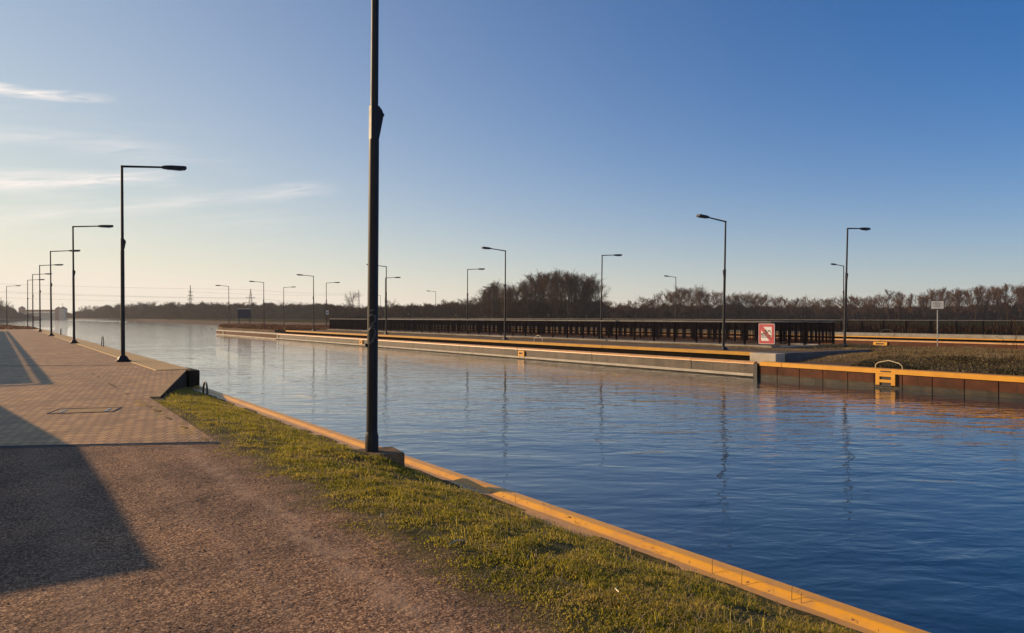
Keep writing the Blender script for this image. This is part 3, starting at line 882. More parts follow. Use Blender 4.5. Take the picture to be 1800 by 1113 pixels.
# ladders
def make_ladder(label, x, y, ztop, nrung, wide=0.62, hooph=0.42, hoopw=0.95, mat='yellow', hmat='paleyellow', face=-1, base=0.0, group='ladders set in the quay walls'):
    root = empty('quay_ladder', (x, y, ztop), 0 if face < 0 else math.pi, label, 'ladder', group)
    fr = MB()
    h = 0.25 * nrung
    sw_ = wide * 0.2
    fr.box(-0.03, 0.05, -wide / 2, -wide / 2 + sw_, -h, -0.02).box(-0.03, 0.05, wide / 2 - sw_, wide / 2, -h, -0.02)
    for i in range(nrung):
        z = -0.02 - i * 0.25
        fr.box(-0.028, 0.048, -wide / 2 + sw_ + .001, wide / 2 - sw_ - .001, z - 0.12, z)
    fr.build('frame', MT[mat], root)
    MB().box(0.02, 0.035, -wide / 2 + sw_, wide / 2 - sw_, -h - 0.05, -0.03).build('recess', MT['ink'], root)
    t = MB()
    w2 = hoopw / 2
    t.tube([(0.25, -w2, base - 0.05), (0.25, -w2 * 0.95, base + hooph * 0.45), (0.25, -w2 * 0.75, base + hooph * 0.72), (0.25, 0, base + hooph), (0.25, w2 * 0.75, base + hooph * 0.72), (0.25, w2 * 0.95, base + hooph * 0.45), (0.25, w2, base - 0.05)], 0.020, 8)
    if base: MB().box(-0.008, 0.0, -wide * 0.27, wide * 0.27, 0.055, 0.105).build('coping_slot', MT['ink'], root)
    t.build('hoop', MT[hmat], root, smooth=True)
    return root
yl = on_x(1558, XG)
lad = make_ladder('bright yellow quay ladder with arched hoop on the red brown sheet pile wall', XG - 0.066, yl, -0.77, 2, 0.86, 0.36, 1.22, base=0.18)
for u_, lb in ((918, 'yellow ladder with hoop set in the guide wall below the tree clump'), (636, 'small pale ladder in the guide wall just left of the foreground pole')):
    o = make_ladder(lb, XG - 0.085, on_x(u_, XG), -0.80, 2, 0.75, 0.0, 0.1)
    c = [k_ for k_ in o.children if k_.name.startswith('hoop')][0]
    bpy.data.objects.remove(c)
    t = MB(); t.tube([(1.5, -0.55, 0.6), (1.5, -0.5, 0.8), (1.5, -0.3, 1.0), (1.5, 0, 1.08), (1.5, 0.3, 1.0), (1.5, 0.5, 0.8), (1.5, 0.55, 0.6)], 0.018, 8)
    t.build('hoop', MT['paleyellow'], o, smooth=True)
for u_, lb in ((489, 'small pale ladder in the russet tip wall, right of the navy board'), (393, 'tiny pale ladder near the end of the island tip wall')):
    make_ladder(lb, XG - 0.06, on_x(u_, XG), -0.8, 2, 0.6, 0.02, 0.3, 'pale', 'pale')

# ------------------------------------------------------------------ railings
def railing(name, label, p0, p1, zb, ht, bay=2.0, cat='railing', group=None, gap=0.118, barw=0.054):
    dx, dy = p1[0] - p0[0], p1[1] - p0[1]
    ln = math.hypot(dx, dy)
    root = empty(name, (p0[0], p0[1], zb), math.atan2(dy, dx), label, cat, group)
    n = max(1, int(round(ln / bay))); b = ln / n
    MB().box(-0.05, ln + 0.05, -0.055, 0.055, ht - 0.07, ht).build('handrail', MT['railtop'], root)
    MB().box(0, ln, -0.02, 0.02, 0.12, 0.165).build('bottom_rail', MT['rail'], root)
    pm = MB().box(-0.04, 0.04, -0.045, 0.045, 0, ht - 0.071)
    proto = pm.build('post', MT['rail'], root)
    m = int((b - 0.1) / gap)
    g = (b - 0.08) / m
    pn = MB()
    for k in range(m):
        x = 0.04 + g * (k + 0.5)
        pn.box(x - barw / 2, x + barw / 2, -0.012, 0.012, 0.166, ht - 0.16)
    pn.box(0.041, b - 0.041, -0.016, 0.016, ht - 0.159, ht - 0.12)
    pp = pn.build('baluster_panel', MT['rail'], root)
    for i in range(1, n + 1):
        c = proto.copy(); COL.objects.link(c); c.parent = root; c.location = (i * b, 0, 0)
        if i < n:
            c = pp.copy(); COL.objects.link(c); c.parent = root; c.location = (i * b, 0, 0)
    return root
XR = XF + 6.3
YR0 = 29.9
YR1 = on_x(580, XF)
HT = 1.47
railing('railing', 'long dark railing with upright bars along the front of the island, left of the corner', (XF, YR0 + 0.09), (XF, YR1), -0.12, HT, group='dark railings on the island')
railing('railing', 'rear dark railing seen through the front railing of the island', (XR, YR0 + 0.09), (XR, YR1 + 2), -0.2, HT + 0.06, group='dark railings on the island')
railing('railing', 'short end railing closing the enclosure at its near right corner', (XF + 0.06, YR0), (XR - 0.06, YR0), -0.16, HT + 0.035, 1.5, group='dark railings on the island')
railing('railing', 'short end railing closing the enclosure at its far left end', (XF + 0.06, YR1 + 0.1), (XR - 0.06, YR1 + 0.1), -0.12, HT, 1.5, group='dark railings on the island')
tag(MB().box(XF + 0.41, XR + 0.3, YR0 - 0.3, YR0 + 0.3, -0.4, -0.165).build('end_kerb', MT['pale']), 'pale concrete kerb under the short near end railing', 'kerb')
tag(MB().box(XR - 0.3, XR + 0.35, YR0 + 0.31, YR1 + 3, -0.4, -0.205).build('rear_kerb', MT['pale']), 'pale concrete kerb under the rear railing', 'kerb')
# far bank railing in three lengths
for k, (a, b) in enumerate(((-30, 40), (40.1, 110), (110.1, 170))):
    railing('railing', ['far bank railing behind the island, right of the railing corner', 'far bank railing hidden behind the middle of the island railing', 'far bank railing seen beyond the left half of the island railing'][k],
            (XFAR, a), (XFAR, b), -0.05, 1.36, 2.4, group='railings on the far bank')
tag(MB().box(75.2, 77.5, -30, 172, -0.5, -0.055).build('far_kerb', MT['concrete']), 'pale concrete strip under the far bank railing', 'kerb')

# far side of the second chamber
gw2 = guide_wall(XB, -30, 140, 1, 'far guide wall with orange cap across the second chamber', [-18.0 + 12 * i for i in range(13)], 'rust')
MB_ = MB().prism_y([(0.0, -0.42), (0.0, -0.35), (0.03, -0.325), (0.4, -0.32), (0.4, -0.42)], -30, 140)
fe = MB_.build('far_edge_beam', MT['yellow'], None, loc=(XB + 1.1, 0, 0)); tag(fe, 'yellow edge beam on the far side of the second chamber', 'edge beam')
tag(MB().box(XB + 1.35, XB + 1.45, -30, 140, -3, -0.425).build('shadow_gap_wall', MT['black']), 'recess wall coloured black for the shade under the far yellow edge beam', 'wall')
land('far_bank_deck', [(XB + 1.46, -60), (XFAR + 3, -60), (XFAR + 3, 146), (XB + 1.46, 146)], -0.43, MT['deck'])
lad2 = make_ladder('distant yellow ladder with thin hoop on the far chamber wall', XB - 0.085, on_x(1548, XB), -0.8, 3, 1.4, 0.02, 0.3)
hoop(XB + 1.4, on_x(1548, XB) + 0.2, -0.33, 0.70, 1.6, 'thin pale hoop handle above the far yellow edge beam', 0, 'dullsteel', 0.022, 'hoops on the far wall')

# ------------------------------------------------------------------ signs
# no swimming sign on the railing
yA, yB = on_x(1333, XF - 0.1), on_x(1361, XF - 0.1)
SW, SH = yA - yB, 1.24
ns = empty('no_swimming_sign', (XF - 0.075, (yA + yB) / 2, -0.03), -math.pi / 2, 'red and white no swimming sign with swimmer and waves on the dark railing', 'sign')
def rrect(w, h, r, cx=0, cz=0, n=5):
    pts = []
    for (sx, sz, a0) in ((1, 1, 0), (-1, 1, 90), (-1, -1, 180), (1, -1, 270)):
        for i in range(n + 1):
            a = math.radians(a0 + 90 * i / n)
            pts.append((cx + sx * (w / 2 - r) + r * math.cos(a), cz + sz * (h / 2 - r) + r * math.sin(a)))
    return pts[::-1]
cz = SH / 2
MB().prism_front(rrect(SW, SH, 0.07, 0, cz), 0.0, 0.03).build('board', MT['white'], ns)
MB().prism_front(rrect(SW - 0.05, SH - 0.05, 0.055, 0, cz), -0.004, -0.0005).build('red_border', MT['red'], ns)
iw, ih = SW * 0.66, SH * 0.69
MB().prism_front(rrect(iw, ih, 0.005, 0, cz), -0.008, -0.0045).build('white_field', MT['white'], ns)
x_, z_ = iw / 2, ih / 2
MB().prism_front([(-x_, cz + z_), (-x_ + 0.16, cz + z_), (x_, cz - z_ + 0.2), (x_, cz - z_), (x_ - 0.16, cz - z_), (-x_, cz + z_ - 0.2)], -0.012, -0.0085).build('red_slash', MT['red'], ns)
sw = MB()
hc = [(-0.05 + 0.085 * math.cos(-2 * math.pi * i / 14), cz + 0.17 + 0.085 * math.sin(-2 * math.pi * i / 14)) for i in range(14)]
sw.prism_front(hc, -0.016, -0.0125)
def band(pts, t):
    up = [(x, z + t / 2) for x, z in pts]; dn = [(x, z - t / 2) for x, z in pts]
    sw.prism_front(up + dn[::-1], -0.016, -0.0125)
band([(-x_ + 0.02, cz - 0.02), (-0.18, cz + 0.01), (-0.08, cz - 0.005), (0.0, cz + 0.05)], 0.07)
band([(-0.02, cz + 0.02), (0.06, cz + 0.06), (0.17, cz + 0.20)], 0.08)
band([(0.15, cz + 0.19), (0.22, cz + 0.215), (0.27, cz + 0.17), (0.33, cz + 0.07)], 0.07)
for k, zz in enumerate((-0.09, -0.20)):
    band([(-x_ + 0.02 + (2 * x_ - 0.04) * i / 24, cz + zz + 0.025 * math.sin(i * 1.05 + k)) for i in range(25)], 0.045)
sw.build('swimmer', MT['ink'], ns)

# notice board on a post, right
px_, py_ = gp(1648, 612, -0.28)
dN = F * (HC + 0.28) / (612 - 556.5)
zt = lambda v: HC + (556.5 - v) / F * dN
nb = empty('notice_board', (px_, py_, -0.3), math.radians(-68), 'white notice board with grey frame on a thin post above the dry bank', 'sign')
MB().tube([(0, 0, 0), (0, 0, zt(529) + 0.3)], 0.032, 10).build('post', MT['steel'], nb, smooth=True)
bh = zt(528) - zt(544.2); bc = (zt(528) + zt(544.2)) / 2 + 0.3; bw = 22 / F * dN
MB().box(-bw / 2, bw / 2, -0.055, -0.035, bc - bh / 2, bc + bh / 2).build('frame', MT['darkcon'], nb)
MB().box(-bw / 2 + .05, bw / 2 - .05, -0.062, -0.0555, bc - bh / 2 + .05, bc + bh / 2 - .05).build('panel', MT['white'], nb)
tx = MB()
rr = random.Random(4)
for i, (a, b) in enumerate(((-.14, .14), (-.23, .23), (-.23, .2), (-.12, .12), (-.24, .24), (-.18, .18))):
    z = bc + bh / 2 - 0.115 - i * 0.058
    x = a
    while x < b - 0.02:
        wl = rr.uniform(0.03, 0.08)
        tx.box(x, min(x + wl, b), -0.0645, -0.0625, z - 0.012, z + 0.012)
        x += wl + 0.014
tx.build('text_lines', MT['darkcon'], nb)

# navy board at the island tip (seen from behind)
dB = 150.0
a = pd(419, 560, dB); b = pd(440, 560, dB)
bz0, bz1 = pd(0, 559.5, dB)[2], pd(0, 543.5, dB)[2]
vb = empty('navy_board', ((a[0] + b[0]) / 2, (a[1] + b[1]) / 2, ZI), -TH, 'large navy blue board on two legs at the island tip', 'sign')
wv = math.hypot(b[0] - a[0], b[1] - a[1]) * 1.08
MB().box(-wv / 2, wv / 2, -0.06, 0.06, bz0 - ZI, bz1 - ZI).build('board', MT['navy'], vb)
MB().box(-wv / 2 - 0.05, wv / 2 + 0.05, -0.08, 0.08, bz1 - ZI + 0.002, bz1 - ZI + 0.12).build('top_edge', MT['steel'], vb)
for s in (-1, 1):
    MB().box(s * wv * 0.42 - 0.06, s * wv * 0.42 + 0.06, 0.062, 0.16, 0, bz1 - ZI - 0.1).build('leg', MT['post'], vb)
# small white plate on a rear lamp
lp = lamps_rear[4].location
zz = HC + (556.5 - 549.5) / F * math.hypot(lp.x, lp.y)
pl = empty('white_plate', (lp.x - 0.02, lp.y - 0.09, zz), -TH, 'small white plate fixed on the rear lamp post at the railing end', 'sign')
MB().prism_front(rrect(0.40, 0.66, 0.04, 0.16, 0), -0.02, 0.0).build('plate', MT['white'], pl)
MB().box(0.05, 0.27, -0.024, -0.0205, -0.1, 0.1).build('mark', MT['darkcon'], pl)

# ------------------------------------------------------------------ shade casters left of the view
KX = -math.sin(SUN_AZ) / math.tan(SUN_EL); KY = math.cos(SUN_AZ) / math.tan(SUN_EL)   # shadow run per metre of height
HX = 0.90 - KX * 2.3 - 2.5              # roof edge whose shadow falls on x = 0.90
HY = 5.45 + KY * 2.3 + 2.62
lh = empty('lock_house', (HX, HY, 0), 0, 'small brick lock house left of the path casting the foreground shadow', 'house')
MB().box(-2.5, 2.40, -2.5, 2.95, -0.1, 2.12).build('wall', MT['brick'], lh)
rf = MB().box(-2.75, 2.5, -2.62, 3.0, 2.12, 2.3).build('roof', MT['rooftile'], lh)
MB().box(-0.4, 0.3, -0.3, 0.4, 2.301, 2.5).build('vent', MT['darkcon'], rf)
MB().add([(x, y, z) for x in (-2.4, 2.47) for y, z in ((3.01, -0.1), (11.5, -0.1), (11.5, 1.55), (3.01, 2.28))],
         [(0, 3, 2, 1), (4, 5, 6, 7), (0, 1, 5, 4), (1, 2, 6, 5), (2, 3, 7, 6), (3, 0, 4, 7)]).build('lean_to', MT['brick'], lh)
dd = MB().box(-0.5, 0.5, -2.56, -2.501, 0, 1.95).build('door', MT['navy'], lh)
MB().box(0.36, 0.42, -2.61, -2.561, 0.98, 1.1).build('handle', MT['steel'], dd)
for yy in (-1.2, 1.0):
    wf = MB().box(2.401, 2.45, yy - 0.5, yy + 0.5, 0.95, 1.9).build('window', MT['white'], lh)
    MB().box(2.451, 2.458, yy - 0.43, yy + 0.43, 1.02, 1.83).build('pane', MT['glass'], wf)
tr = empty('terrace', (1.2 - KX * 2.33, 21.7 + KY * 2.33, 0), 0, 'raised concrete terrace with parapet rail left of the promenade', 'terrace')
MB().box(-12, 0, 0, 80, -0.2, 2.1).build('body', MT['concrete'], tr)
tl = MB()
tl.box(-0.10, 0.0, -0.0, 80, 2.23, 2.33).box(-12, -0.101, 0.0, 0.1, 2.23, 2.33)
tl.build('top_rail', MT['rail'], tr)
tp = MB()
for i in range(150): tp.box(-0.08, -0.02, 0.1 + i * 0.51, 0.18 + i * 0.51, 2.101, 2.229)
for i in range(11): tp.box(-1.3 - i, -1.24 - i, 0.02, 0.08, 2.101, 2.229)
tag(tp.build('rail_posts', MT['rail'], tr), kind='stuff')

# ------------------------------------------------------------------ grass and plants
def blades(name, P, h, w, lean, mat, up=None):
    n = len(P)
    a = RNG.random(n) * 2 * np.pi
    side = np.stack([np.cos(a), np.sin(a), np.zeros(n)], -1)
    b = RNG.random(n) * 2 * np.pi
    ld = np.stack([np.cos(b), np.sin(b), np.zeros(n)], -1) * (lean * RNG.random(n))[:, None]
    h = h[:, None]; w = np.broadcast_to(np.asarray(w, float), (n,))[:, None]
    zv = np.array([0, 0, 1.0])
    m = P + (zv * 0.55 + ld * 0.35) * h
    t = P + (zv * (1 - 0.35 * lean) + ld) * h
    V = np.stack([P - side * w, P + side * w, m + side * w * 0.75, m - side * w * 0.75, t], 1).reshape(-1, 3)
    base = (np.arange(n) * 5)[:, None]
    idx = (base + np.array([0, 1, 2, 3, 3, 2, 4])[None, :]).ravel()
    sz = np.tile(np.array([4, 3]), n)
    return np_mesh(name, V, idx, sz, mat)

def in_poly_diag(X, Y):
    """right of the diagonal retaining wall"""
    t = (Y - KA[1]) / dy
    xk = KA[0] + np.clip(t, 0, 1) * dx + 0.27
    return np.where(Y > KA[1] - 0.5, X > xk, True)

n = 500000
X = 1.85 + RNG.random(n) * 3.02
Y = 1.2 + 23.6 * RNG.random(n) ** 1.7
edge = 2.12 + 0.6 * (fnoise(X * 0.3 + 50, Y * 1.1) - 0.45) + 0.35 * (fnoise(X * 2, Y * 3 + 7) - 0.5)
edge = np.where(Y > 9.5, np.minimum(edge, 2.5), edge)
dens = np.clip((X - edge) / 0.75, 0, 1) ** 1.1
patch = fnoise(X * 1.5 + 3, Y * 1.5)
bare = fnoise(X * 4 + 11, Y * 4 + 3)
dens *= np.clip(0.12 + 2.6 * (patch - 0.24), 0.05, 1) * np.clip(0.35 + 3.0 * (bare - 0.3), 0.2, 1)
end = 4.77 + 0.16 * (fnoise(X * 0 + 5, Y * 2.3) - 0.4) + 0.08 * (vnoise(X * 0 + 1, Y * 7) - 0.5)
blk = (np.abs(X - x0 - 0.07) < 0.34) & (np.abs(Y - y0) < 0.31)
ok = (RNG.random(n) < dens) & (X < end) & in_poly_diag(X, Y) & ~blk
X, Y = X[ok], Y[ok]
Pz = np.stack([X, Y, np.where(X > 2.34, z_verge(X, Y), 0.02 * (fnoise(X * 0.8, Y * 0.8) - 0.5)) - 0.004], -1)
cl = fnoise(X * 5, Y * 5)
h = (0.012 + 0.07 * np.clip(cl - 0.26, 0, 1) * 1.5) * (0.6 + 0.8 * RNG.random(len(X))) * np.clip((X - 2.2) / 0.8, 0.35, 1.15) * np.clip((4.95 - X) / 0.35, 0.3, 1)
tag(blades('grass', Pz, h, 0.0026 + 0.0026 * RNG.random(len(X)), 1.3, MT['grass']), 'short sunlit yellow green grass on the verge between path and coping', 'grass', kind='stuff')

m = RNG.random(len(X)) < 0.055
Ps = Pz[m] + np.array([0, 0, 0.012])
tag(blades('dead_straw', Ps, 0.03 + 0.07 * RNG.random(len(Ps)), 0.0016 + 0.0012 * RNG.random(len(Ps)), 2.2, MT['straw']), 'pale dead straw lying in the grass of the verge', 'straw', kind='stuff')
m = (RNG.random(len(X)) < 0.02) & (X > 2.9) & (fnoise(X * 2.3 + 40, Y * 2.3) > 0.5)
tag(blades('long_grass', Pz[m], 0.07 + 0.08 * RNG.random(int(m.sum())), 0.0026 + 0.0012 * RNG.random(int(m.sum())), 0.8, MT['grass']), 'scattered longer grass blades standing above the short verge', 'grass', kind='stuff')

def cover(name, label, n, xr, yr, zf, hr, w, mat, test=None, lean=0.8, gain=1.0):
    X = xr[0] + (xr[1] - xr[0]) * RNG.random(n); Y = yr[0] + (yr[1] - yr[0]) * RNG.random(n)
    k = fnoise(X * 0.55 * gain, Y * 0.55 * gain)
    ok = RNG.random(n) < np.clip(0.2 + 1.8 * (k - 0.2), 0.05, 1)
    if test is not None: ok &= test(X, Y)
    X, Y, k = X[ok], Y[ok], k[ok]
    h = (hr[0] + (hr[1] - hr[0]) * np.clip((k - 0.25) * 1.8, 0, 1)) * (0.5 + 0.8 * RNG.random(len(X)))
    Z = zf(X, Y) + 0 * X
    return tag(blades(name, np.stack([X, Y, Z], -1), h, w * (0.6 + 0.8 * RNG.random(len(X))), lean, mat), label, 'plants', kind='stuff')
cover('dry_grass', 'dry brown grass covering the bank behind the yellow coping', 80000, (32.9, 40.4), (-2, Y_S - 0.9), z_bank, (0.07, 0.20), 0.009, MT['drygrass'])
cover('ground_leaves', 'dark leafy ground cover on the slope just above the yellow coping', 24000, (32.1, 34.4), (-2, ya - 0.5), z_bank, (0.06, 0.20), 0.026, MT['ivy'], lean=1.4)
cover('plateau_grass', 'thin dry grass on top of the island around the notice board', 60000, (40.3, 47.2), (-4, 29.3), lambda X, Y: ZI - 0.02, (0.05, 0.26), 0.011, MT['drygrass'])
cover('low_scrub', 'low dark brown scrub on the far bank right behind the railing', 70000, (79, 96), (-35, 175), lambda X, Y: -0.4 + 0 * X, (0.7, 1.5), 0.05, MT['thicket'], lean=0.5)
def in_tip(X, Y):
    lo = np.interp(Y, [104, 108, 136, 143, 152, 163], [36.3, 32.7, 32.1, 33.7, 35.2, 38.6]); hi = np.interp(Y, [104, 140, 160, 163], [47, 45.8, 42.8, 39.5])
    return (X > lo) & (X < hi)
cover('russet_plants', 'russet brown plants covering the tip of the island', 60000, (32, 47), (104.5, 163), lambda X, Y: ZI - 0.02, (0.2, 0.75), 0.035, MT['rustplant'], in_tip)
cover('russet_strip', 'russet brown planting along the promenade end on the left', 22000, (-6, 4.6), (119, 172), lambda X, Y: 0.02, (0.1, 0.3), 0.03, MT['rustplant'], lambda X, Y: X < np.interp(Y, [119, 137, 152, 172], [4.6, 4.6, 3.0, 0.4]))
cover('deck_weeds', 'low brown weeds along the strip in front of the island railing', 26000, (36.4, 38.6), (Y_S, 103), lambda X, Y: ZI - 0.01, (0.03, 0.12), 0.012, MT['drygrass'])

# loose stones on the gravel near the camera
n = 5200
X = -1.5 + 4.1 * RNG.random(n); Y = 1.5 + 9.0 * RNG.random(n) ** 1.6
ok = (Y < y_drain(X) - 0.2) & (RNG.random(n) < np.clip(0.25 + 2.2 * (fnoise(X * 1.2, Y * 1.2) - 0.3), 0.1, 1))
X, Y = X[ok], Y[ok]; n = len(X)
base_ = np.array([[1, 0, 0], [0.4, 0.9, 0], [-0.7, 0.7, 0], [-1, -0.2, 0], [-0.2, -0.9, 0], [0.7, -0.7, 0], [0.3, 0.2, 0.75], [-0.35, -0.1, 0.7]])
sz_ = 0.0035 + 0.008 * RNG.random(n) ** 2.5
an = RNG.random(n) * 6.283
V = base_[None] * (0.75 + 0.5 * RNG.random((n, 8, 1))) * sz_[:, None, None]
V = np.stack([V[..., 0] * np.cos(an)[:, None] - V[..., 1] * np.sin(an)[:, None], V[..., 0] * np.sin(an)[:, None] + V[..., 1] * np.cos(an)[:, None], V[..., 2]], -1)
V += np.stack([X, Y, 0.02 * (fnoise(X * 0.8, Y * 0.8) - 0.5) + np.where(X > 2.36, z_verge(X, Y), 0)], -1)[:, None]
fc = np.array([0, 1, 6, 1, 2, 6, 2, 7, 6, 2, 3, 7, 3, 4, 7, 4, 5, 7, 5, 6, 7, 5, 0, 6])
idx = (np.arange(n)[:, None] * 8 + fc[None]).ravel()
tag(np_mesh('loose_stones', V.reshape(-1, 3), idx, np.full(n * 8, 3), MT['gravel']), 'loose small stones lying on the gravel path', 'stones', kind='stuff')

# small debris on the coping and path
for i, (u, v, s, lb) in enumerate(((1040, 916, 1.0, 'brown dry moss clump on the coping, largest of the clumps'), (1165, 968, 0.8, 'thin dark clump of dead grass on the orange coping, nearest to us'),
                                   (985, 897, 0.5, 'small dark clump of moss on the coping beside the larger one'), (800, 833, 0.8, 'dark soil clump on the coping just right of the lamp block'), (528, 737, 0.8, 'dark soil clump on the coping left of the lamp post'))):
    x, y = gp(u, v, -0.5)
    m = MB(); r0 = random.Random(i)
    for k in range(9):
        m.blob((r0.uniform(-.05, .05) * s, r0.uniform(-.16, .16) * s, r0.uniform(0, .02)), (.03 * s, .05 * s, .02 * s), i * 20 + k, 6, 4)
    for k in range(30):
        a = r0.uniform(0, 6.28); q = (r0.uniform(-.07, .07) * s, r0.uniform(-.2, .2) * s, 0.0)
        m.tube([q, (q[0] + .05 * math.cos(a), q[1] + .05 * math.sin(a), r0.uniform(.01, .05))], [0.003, 0.001], 3)
    c = m.build('moss_clump', MT['drysoil'], None, loc=(min(x, XN - 0.12), y, -0.495)); tag(c, lb, 'debris', 'clumps on the coping')
for i, (u, v, ang, ln, lb) in enumerate(((803, 965, 0.3, 0.16, 'pale bent twig lying at the grass edge beside the gravel'), (1085, 1035, 1.2, 0.10, 'short pale straw lying in the grass lower right'), (673, 915, 0.8, 0.09, 'small pale stick on gravel at the grass edge, left of the bent twig'))):
    x, y = gp(u, v, -0.02)
    t = MB(); t.tube([(-ln / 2, 0, 0.02), (0, 0.012, 0.03), (ln / 2, -0.02, 0.02)], [0.004, 0.005, 0.002], 5)
    c = t.build('twig', MT['paleyellow'], None, loc=(x, y, float(z_verge(np.array([x]), np.array([y]))[0]) + 0.015)); c.rotation_euler = (0, 0, ang)
    tag(c, lb, 'twig', 'twigs on the verge')

for i, (u, v, h_, lb) in enumerate(((1252, 1010, 0.15, 'tall thin dry stem standing at a coping joint'), (1304, 1030, 0.11, 'short thin dry stem at the grass edge, left of the two paired stems'),
                                     (1404, 1055, 0.12, 'thin dry stem on the coping, left one of a close pair'), (1417, 1062, 0.09, 'thin dry stem with pale tip, right one of a close pair'), (932, 880, 0.10, 'thin forked dry stem on the coping beyond the moss clumps'))):
    x, y = gp(u, v, -0.5)
    x = min(x, 4.97)
    t = MB(); t.tube([(0, 0, -0.02), (0.004, 0.003, h_ * 0.6), (0.0, -0.006, h_)], [0.0028, 0.0022, 0.0012], 5)
    t.tube([(0.004, 0.003, h_ * 0.5), (0.02, 0.015, h_ * 0.8)], [0.0015, 0.0008], 4)
    c = t.build('dry_stem', MT['drysoil'], None, loc=(x, y, -0.49)); tag(c, lb, 'plant', 'dry stems at the coping')

# ------------------------------------------------------------------ far land
shore = [(72.6, 146), (60, 255), (68, 420), (84, 800), (74, 1035), (55, 1082), (-260, 1110)]
inner = [(80, 150), (72, 262), (80, 424), (97, 800), (88, 1045), (62, 1100), (-260, 1125)]
land('far_bank', [(79.9, -60), (79.9, 146)] + inner[0:] + [(-940, 1130), (-940, 1440), (1440, 1440), (1440, -60)], -0.06, MT['bankgrass'])
sb = MB()
for (a, b), (c, d) in zip(zip(shore[:-1], shore[1:]), zip(inner[:-1], inner[1:])):
    sb.add([(*a, -1.7), (*b, -1.7), (*d, -0.055), (*c, -0.055)], [(0, 1, 2, 3)])
sb.add([(72.7, 146, -1.7), (72.7, 140, -1.7), (80, 140, -0.055), (80, 150, -0.055)], [(0, 3, 2, 1)])
tag(sb.build('bank_slope', MT['drysoil']), kind='structure')
land('headland', [(-600, 500), (-8, 545), (2, 580), (18, 650), (31, 730), (22, 800), (-30, 860), (-600, 900)], -0.2, MT['drysoil'])

# flood gate far down the canal
dG = 900.0
def gx(u): return (u - 76) / F * dG
def gz(v): return (556.5 - v) / F * dG + HC
gpos = pd(76, 556.5, dG)
fg = empty('flood_gate', (gpos[0], gpos[1], 0), -TH, 'hazy distant flood gate with two roofed towers and a beam across the water', 'lock gate')
MB().box(gx(41.5), gx(99.5), -2, 2, gz(548.5), gz(544.5)).build('beam', MT['brick'], fg)
MB().box(gx(42), gx(99), -0.5, 0.5, -1.4, gz(549)).build('gate_leaf', MT['pale'], fg)
for a, b, top, apex, mt in ((35.5, 42, 542, 538, 'brick'), (99.5, 106, 543, 539, 'brick'), (106.3, 116, 543, 538.5, 'pale')):
    t = MB().box(gx(a), gx(b), -3, 3, -1.4, gz(top)).build('tower', MT[mt], fg)
    m = MB(); c = (gx(a) + gx(b)) / 2
    m.add([(gx(a) - .4, -3.4, gz(top)), (gx(b) + .4, -3.4, gz(top)), (gx(b) + .4, 3.4, gz(top)), (gx(a) - .4, 3.4, gz(top)), (c, 0, gz(apex))], [(0, 1, 4), (1, 2, 4), (2, 3, 4), (3, 0, 4), (3, 2, 1, 0)])
    m.build('roof', MT['rooftile'], t)
MB().tube([(gx(110), 0, gz(538.5)), (gx(110), 0, gz(533))], 0.18, 5).box(gx(109), gx(111), -0.15, 0.15, gz(535), gz(534.6)).build('mast', MT['pylon'], fg)

# pylons and cables
def pylon(u, vtop, d, arms, label, wbase=7.0, neck=None):
    x, y, zt_ = pd(u, vtop, d)
    root = empty('pylon', (x, y, 0), -TH, label, 'pylon', 'pylons beyond the wood')
    H = zt_
    m = MB()
    T = 0.13
    lv = np.linspace(0, 1, 12)
    wd = lambda t: (wbase * (1 - t) ** 1.25 + 0.25) / 2 if neck is None else np.interp(t, [0, neck, 0.999, 1], [wbase, 2.6, 0.4, 0.3]) / 2
    for i in range(len(lv) - 1):
        a, b = lv[i], lv[i + 1]; wa, wb = wd(a), wd(b)
        for sx in (-1, 1):
            for sy in (-1, 1):
                m.tube([(sx * wa, sy * wa, a * H), (sx * wb, sy * wb, b * H)], T, 4, False)
            for s2 in (-1, 1):
                m.tube([(-sx * wa, s2 * wa, a * H), (sx * wb, s2 * wb, b * H)], T * 0.6, 3, False)
                m.tube([(s2 * wa, -sx * wa, a * H), (s2 * wb, sx * wb, b * H)], T * 0.6, 3, False)
    m.build('lattice_mast', MT['pylon'], root)
    for v, half in arms:
        z = pd(u, v, d)[2]; hw = half / F * d
        a = MB(); a.tube([(-hw, 0, z), (0, 0, z)], T * 2.0, 4).tube([(0, 0.0, z), (hw, 0, z)], T * 2.0, 4)
        a.tube([(-hw, 0, z + .1), (0, 0, z + hw * 0.22)], T * .8, 4).tube([(hw, 0, z + .1), (0, 0, z + hw * 0.22)], T * .8, 4)
        for s in (-1, 0.6, -0.6, 1): a.tube([(s * hw, 0, z), (s * hw, 0, z - 1.6)], 0.1, 4)
        a.build('cross_arm', MT['pylon'], root)
    return root
pylon(334.5, 501, 800, [(513, 3.6), (519.5, 4.6), (526, 5.2)], 'slender lattice pylon with three arms above the left wood', 3.6)
pylon(440.5, 508, 760, [(523.5, 8), (532.5, 11)], 'lattice pylon with two wide arms behind the navy board', 6.5, 0.55)
pylon(630.5, 509, 1100, [(516, 3.8), (521, 3.2)], 'small distant pylon peeking above the lone bare tree', 5.0)
def cable(pa, pb, sag, r, label):
    A, B = Vector(pa), Vector(pb)
    pts = []
    for i in range(25):
        t = i / 24
        p = A.lerp(B, t); p.z -= sag * 4 * t * (1 - t); pts.append(p)
    o = MB().tube([p - A for p in pts], r, 4, False).build('power_line', MT['pylon'], None, loc=A)
    tag(o, label, 'cable', 'power lines above the wood')
